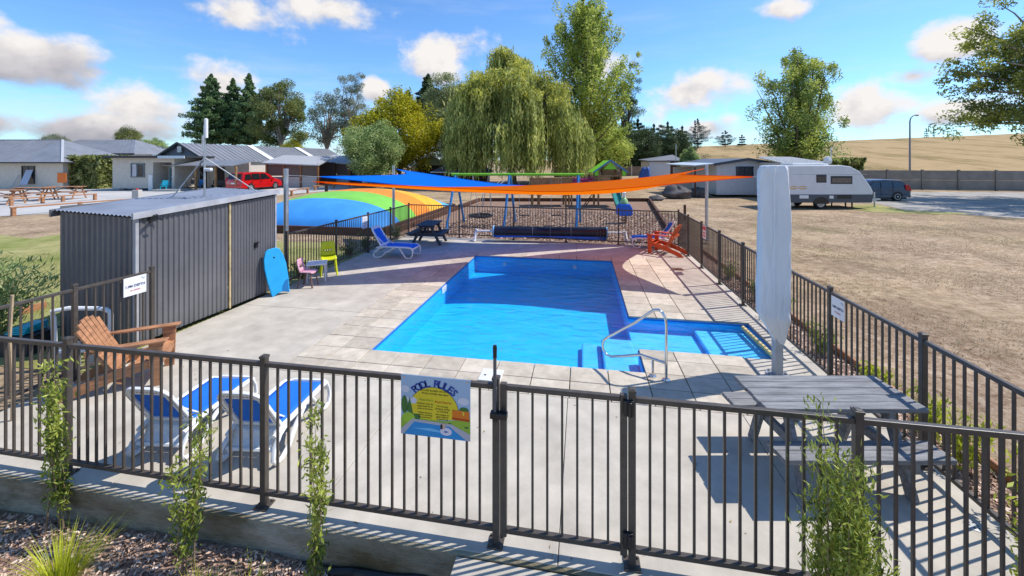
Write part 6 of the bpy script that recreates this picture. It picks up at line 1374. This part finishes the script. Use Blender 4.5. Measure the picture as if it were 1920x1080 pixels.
# hedges
def hedge(label, px0, px1, Z, ytop, depth, name='hedge', ybot=None):
    x0, x1 = (px0-960)*Z/FPX, (px1-960)*Z/FPX; w = x1-x0; h = zat(ytop,Z)+.07
    t = thing(name, label, 'hedge', (*cam((x0+x1)/2, Z), -.07), YAW)
    n = 11000; p = NR.uniform(-1, 1, (n,3)); f = NR.integers(0, 3, n)
    for k in range(3): m = f == k; p[m,k] = np.sign(p[m,k])*NR.uniform(.86,1.03,m.sum())
    lump = 1+.05*np.sin(p[:,0]*9+p[:,2]*5)+.04*np.sin(p[:,0]*17-p[:,2]*9)
    c = np.stack([p[:,0]*w/2*lump, p[:,1]*depth/2*lump, (p[:,2]*.5+.5)*h*lump], 1); quads_obj('foliage', leaves(c, .34, .17), LM['hedge'], t)
    b = MB(); b.box((0,0,h*.45), (w*.86,depth*.8,h*.88)); b.build('stem_mass', MATS['dark_bark'], t)
hedge('tall thick clipped hedge between the long cream building and the cream cabin', 136, 212, 44, 296, 3)
hedge('clipped hedge seen above the caravan in front of the dry hill', 1556, 1606, 44, 301, 2)
# shrub behind the near left fence
def fluffy(label, loc, h, w, mat, n, ll, lw, name, cat, group=None, stems=9, seed=1, up=.6, thin=1.0, cone=False):
    global R; R = random.Random(seed); t = thing(name, label, cat, loc, 0, group); tb = MB(); P, A = [], []
    for k in range(stems):
        a = R.uniform(0, 6.28); r_ = R.uniform(.15,1); e = (w/2*r_*cos(a), w/2*r_*sin(a), (h*R.uniform(.55,1) if not cone else h*(1-.62*r_)*R.uniform(.85,1.05)) if k else h)
        st_ = (R.gauss(0,.03), R.gauss(0,.03), 0); limb(tb, st_, e, .0042*h+.0015, .0014, .0, 6, .05)
        for j in range(n//stems):
            q = (R.choice((.22,.34,.45,.58,.66,.76,.85,.93,.98))+R.gauss(0,.045)) if R.random() < .72 else R.uniform(.12,1)**.8; q = min(1, max(.1, q)); P.append((st_[0]+(e[0]-st_[0])*q+R.gauss(0,(.018+.085*w*q)*thin), st_[1]+(e[1]-st_[1])*q+R.gauss(0,(.018+.085*w*q)*thin), e[2]*q+R.gauss(0,.02))); A.append((e[0]/w*.8+R.gauss(0,.5), e[1]/w*.8+R.gauss(0,.5), up))
    tb.build('stem', M('twig_brown', (.30,.21,.12), .9, .2), t, smooth=True); quads_obj('foliage', leaves(np.array(P), ll, lw, axis=np.array(A), spread=.5), mat, t); return t
fluffy('feathery olive green shrub beyond the near left fence', (*cam(-8.35,6.5), -.07), 1.42, 1.3, LM['greyg'], 4600, .13, .022, 'garden_shrub', 'shrub', stems=26, seed=41)
# young plants in the bed in front of the fence
fluffy('slim young shrub by the left fence post, leftmost of the young plants', (*at(108,3.52), bedz(-4,0)), 1.42, .24, LM['shrub'], 1300, .062, .016, 'young_shrub', 'shrub', 'young shrubs along the front fence', 5, 42)
fluffy('two stemmed young shrub in front of the white loungers', (*at(352,3.12), bedz(-3,0)), 1.20, .27, LM['shrub'], 850, .060, .016, 'young_shrub', 'shrub', 'young shrubs along the front fence', 4, 43)
fluffy('tall thin young shrub between the loungers and the pool rules sign', (*at(596,2.98), bedz(-1.8,0)), 1.42, .19, LM['shrub'], 900, .056, .015, 'young_shrub', 'shrub', 'young shrubs along the front fence', 4, 44)
fluffy('dense bushy young shrub in front of the grey picnic table', (*at(1574,2.36), -.27), 1.68, .56, LM['shrub'], 9000, .048, .011, 'young_shrub', 'shrub', 'young shrubs along the front fence', 26, 45, .8, .8, True)
fluffy('yellow green young shrub at the bottom right corner of the photo', (*at(1912,2.62), -.27), 1.22, .32, LM['shrub_y'], 620, .060, .020, 'young_shrub', 'shrub', 'young shrubs along the front fence', 5, 46)
def tussock(label, loc, h, n, mat, seed, sp=.28, group='grass clumps in the front bed'):
    global R; R = random.Random(seed); t = thing('grass_clump', label, 'grass clump', loc, 0, group); b = MB()
    for k in range(n):
        a = R.uniform(0, 6.28); r0 = R.uniform(0,.06); L_ = h*R.uniform(.55,1.1); o = sp*R.uniform(.15,1)*L_/h; w = .0035; pts = []
        px_, py_ = -sin(a)*w, cos(a)*w
        for j in range(5):
            q = j/4; d = r0+o*q**1.8; z = L_*(q-.25*q*q*o/h*.9); ww = (1-q)**.6
            pts.append(((d*cos(a)+px_*ww, d*sin(a)+py_*ww, z), (d*cos(a)-px_*ww, d*sin(a)-py_*ww, z)))
        n0 = len(b.v); b.v += [p for pr_ in pts for p in pr_]; b.f += [(n0+2*j, n0+2*j+1, n0+2*j+3, n0+2*j+2) for j in range(4)]
    b.build('blades', mat, t)
gy = leafmat('tussock_mix', (.22,.26,.015), (.50,.54,.025), (.68,.68,.09), .4, 6)
tussock('bright yellow green grass clump in the bottom left corner', (*at(112,2.92), -.29), .46, 520, gy, 51, .40)
tussock('yellow green grass clump at the foot of the two stemmed shrub', (*at(372,2.86), -.33), .30, 190, gy, 52)
tussock('thin grass clump at the foot of the tall thin shrub', (*at(622,2.76), -.38), .27, 90, gy, 53)
tussock('small thin grass tuft in the mulch between two young shrubs', (*at(470,3.0), -.34), .26, 30, gy, 54)
for i, (x_, y_, h_, lab) in enumerate(((3.62,3.9,.55,'nearest the corner post'),(3.58,4.55,.62,'behind the end of the picnic table'),(3.6,5.0,.5,'between picnic table and parasol'),(3.6,5.75,.48,'below the depth sign'),(3.6,6.9,.5,'behind the parasol post'),(3.62,8.2,.6,'left of the parasol cover'),(3.6,9.3,.5,'between the parasol and the warning sign'),(3.6,10.9,.45,'below the warning sign'))):
    fluffy('leafy plant outside the right fence, '+lab, (x_, y_, -.07), h_, .42, LM['shrub_y' if i < 4 else 'shrub'], 420, .07, .022, 'strip_plant', 'plant', 'plants along the right fence', 9, 60+i)
for i, (px, py, h_, lab) in enumerate(((640,478,.55,'behind the lime chair'),(668,466,.6,'left of the lone lounger'),(690,455,.55,'behind the lone lounger'),(722,445,.5,'near the rear left corner'),(556,520,.5,'beside the bodyboard'))):
    q = G(px, py); fluffy('dark green plant outside the far left fence, '+lab, (-7.05+.06*i, q[1], -.07), h_, .55, LM['olive'], 420, .09, .03, 'strip_plant', 'plant', 'plants along the left fence', 9, 80+i)
# odds and ends behind the near left fence
t = thing('plastic_lounger', 'white plastic lounger stood on end behind the near left fence against the shed', 'lounger', (*cam(-6.16,5.86), -.25), YAW+radians(6))
b = MB(); b.tube([(-.36,0,.05),(-.38,0,.9),(-.40,0,1.0),(-.2,.02,1.03),(.2,.02,1.01),(.30,0,1.0),(.36,0,.95),(.36,0,.05)], .03, 8); b.tube([(-.36,0,.42),(.36,0,.42)], .025, 6); b.build('frame', white, t, smooth=True)
for k in range(4): b = MB(); b.box((-.3+.2*k,.02,.30), (.10,.02,.5)); b.build('slat', M('grey_slat', (.42,.43,.45), .6, .05), t, bevel=.005)
t = thing('tarpaulin', 'folded turquoise tarpaulin on a dark box beyond the near left fence', 'tarpaulin', (*cam(-7.55,6.35), -.07), YAW)
b = MB()
for k in range(4): b.box((.02*k,0,.33+.03*k), (.30-.03*k,.34,.026), rz=.05*k)
b.build('folded_sheet', M('turquoise_tarp', (.02,.42,.52), .4, .1), t, bevel=.015)
t = thing('storage_box', 'dark plastic storage box under the folded turquoise tarpaulin', 'box', (*cam(-7.55,6.35), -.07), YAW)
b = MB(); b.box((0,0,.14), (.5,.42,.28)); b.build('body', M('dark_plastic', (.03,.03,.035), .5, .1), t, bevel=.02); b = MB(); b.box((0,0,.295), (.54,.46,.03)); b.build('lid', M('dark_plastic', (.03,.03,.035)), t, bevel=.015)
b = MB(); b.tube([(0,0,0),(.02,.0,.5),(-.03,0,1.0),(.01,0,1.5)], .016, 6); o = b.build('timber_stake', M('raw_stake', (.45,.33,.2), .9, .1), None, True); o.location = (*at(22,4.55), -.1); tag(o, 'thin pale timber stake behind the fence at the left edge', 'stake')
b = MB(); b.grid(lambda u, v: (-3.1+2.17*u, 2.885-.006*sin(u*40), -.50+(.17+.15*u)*v+.01*sin(u*31)), 40, 2); o = b.build('plastic_sheet_edge', M('black_polythene', (.012,.012,.013), .3, .1), None, True); m_ = o.modifiers.new('th','SOLIDIFY'); m_.thickness = .006; tag(o, 'strip of black plastic sheet along the foot of the concrete kerb', 'plastic sheet')
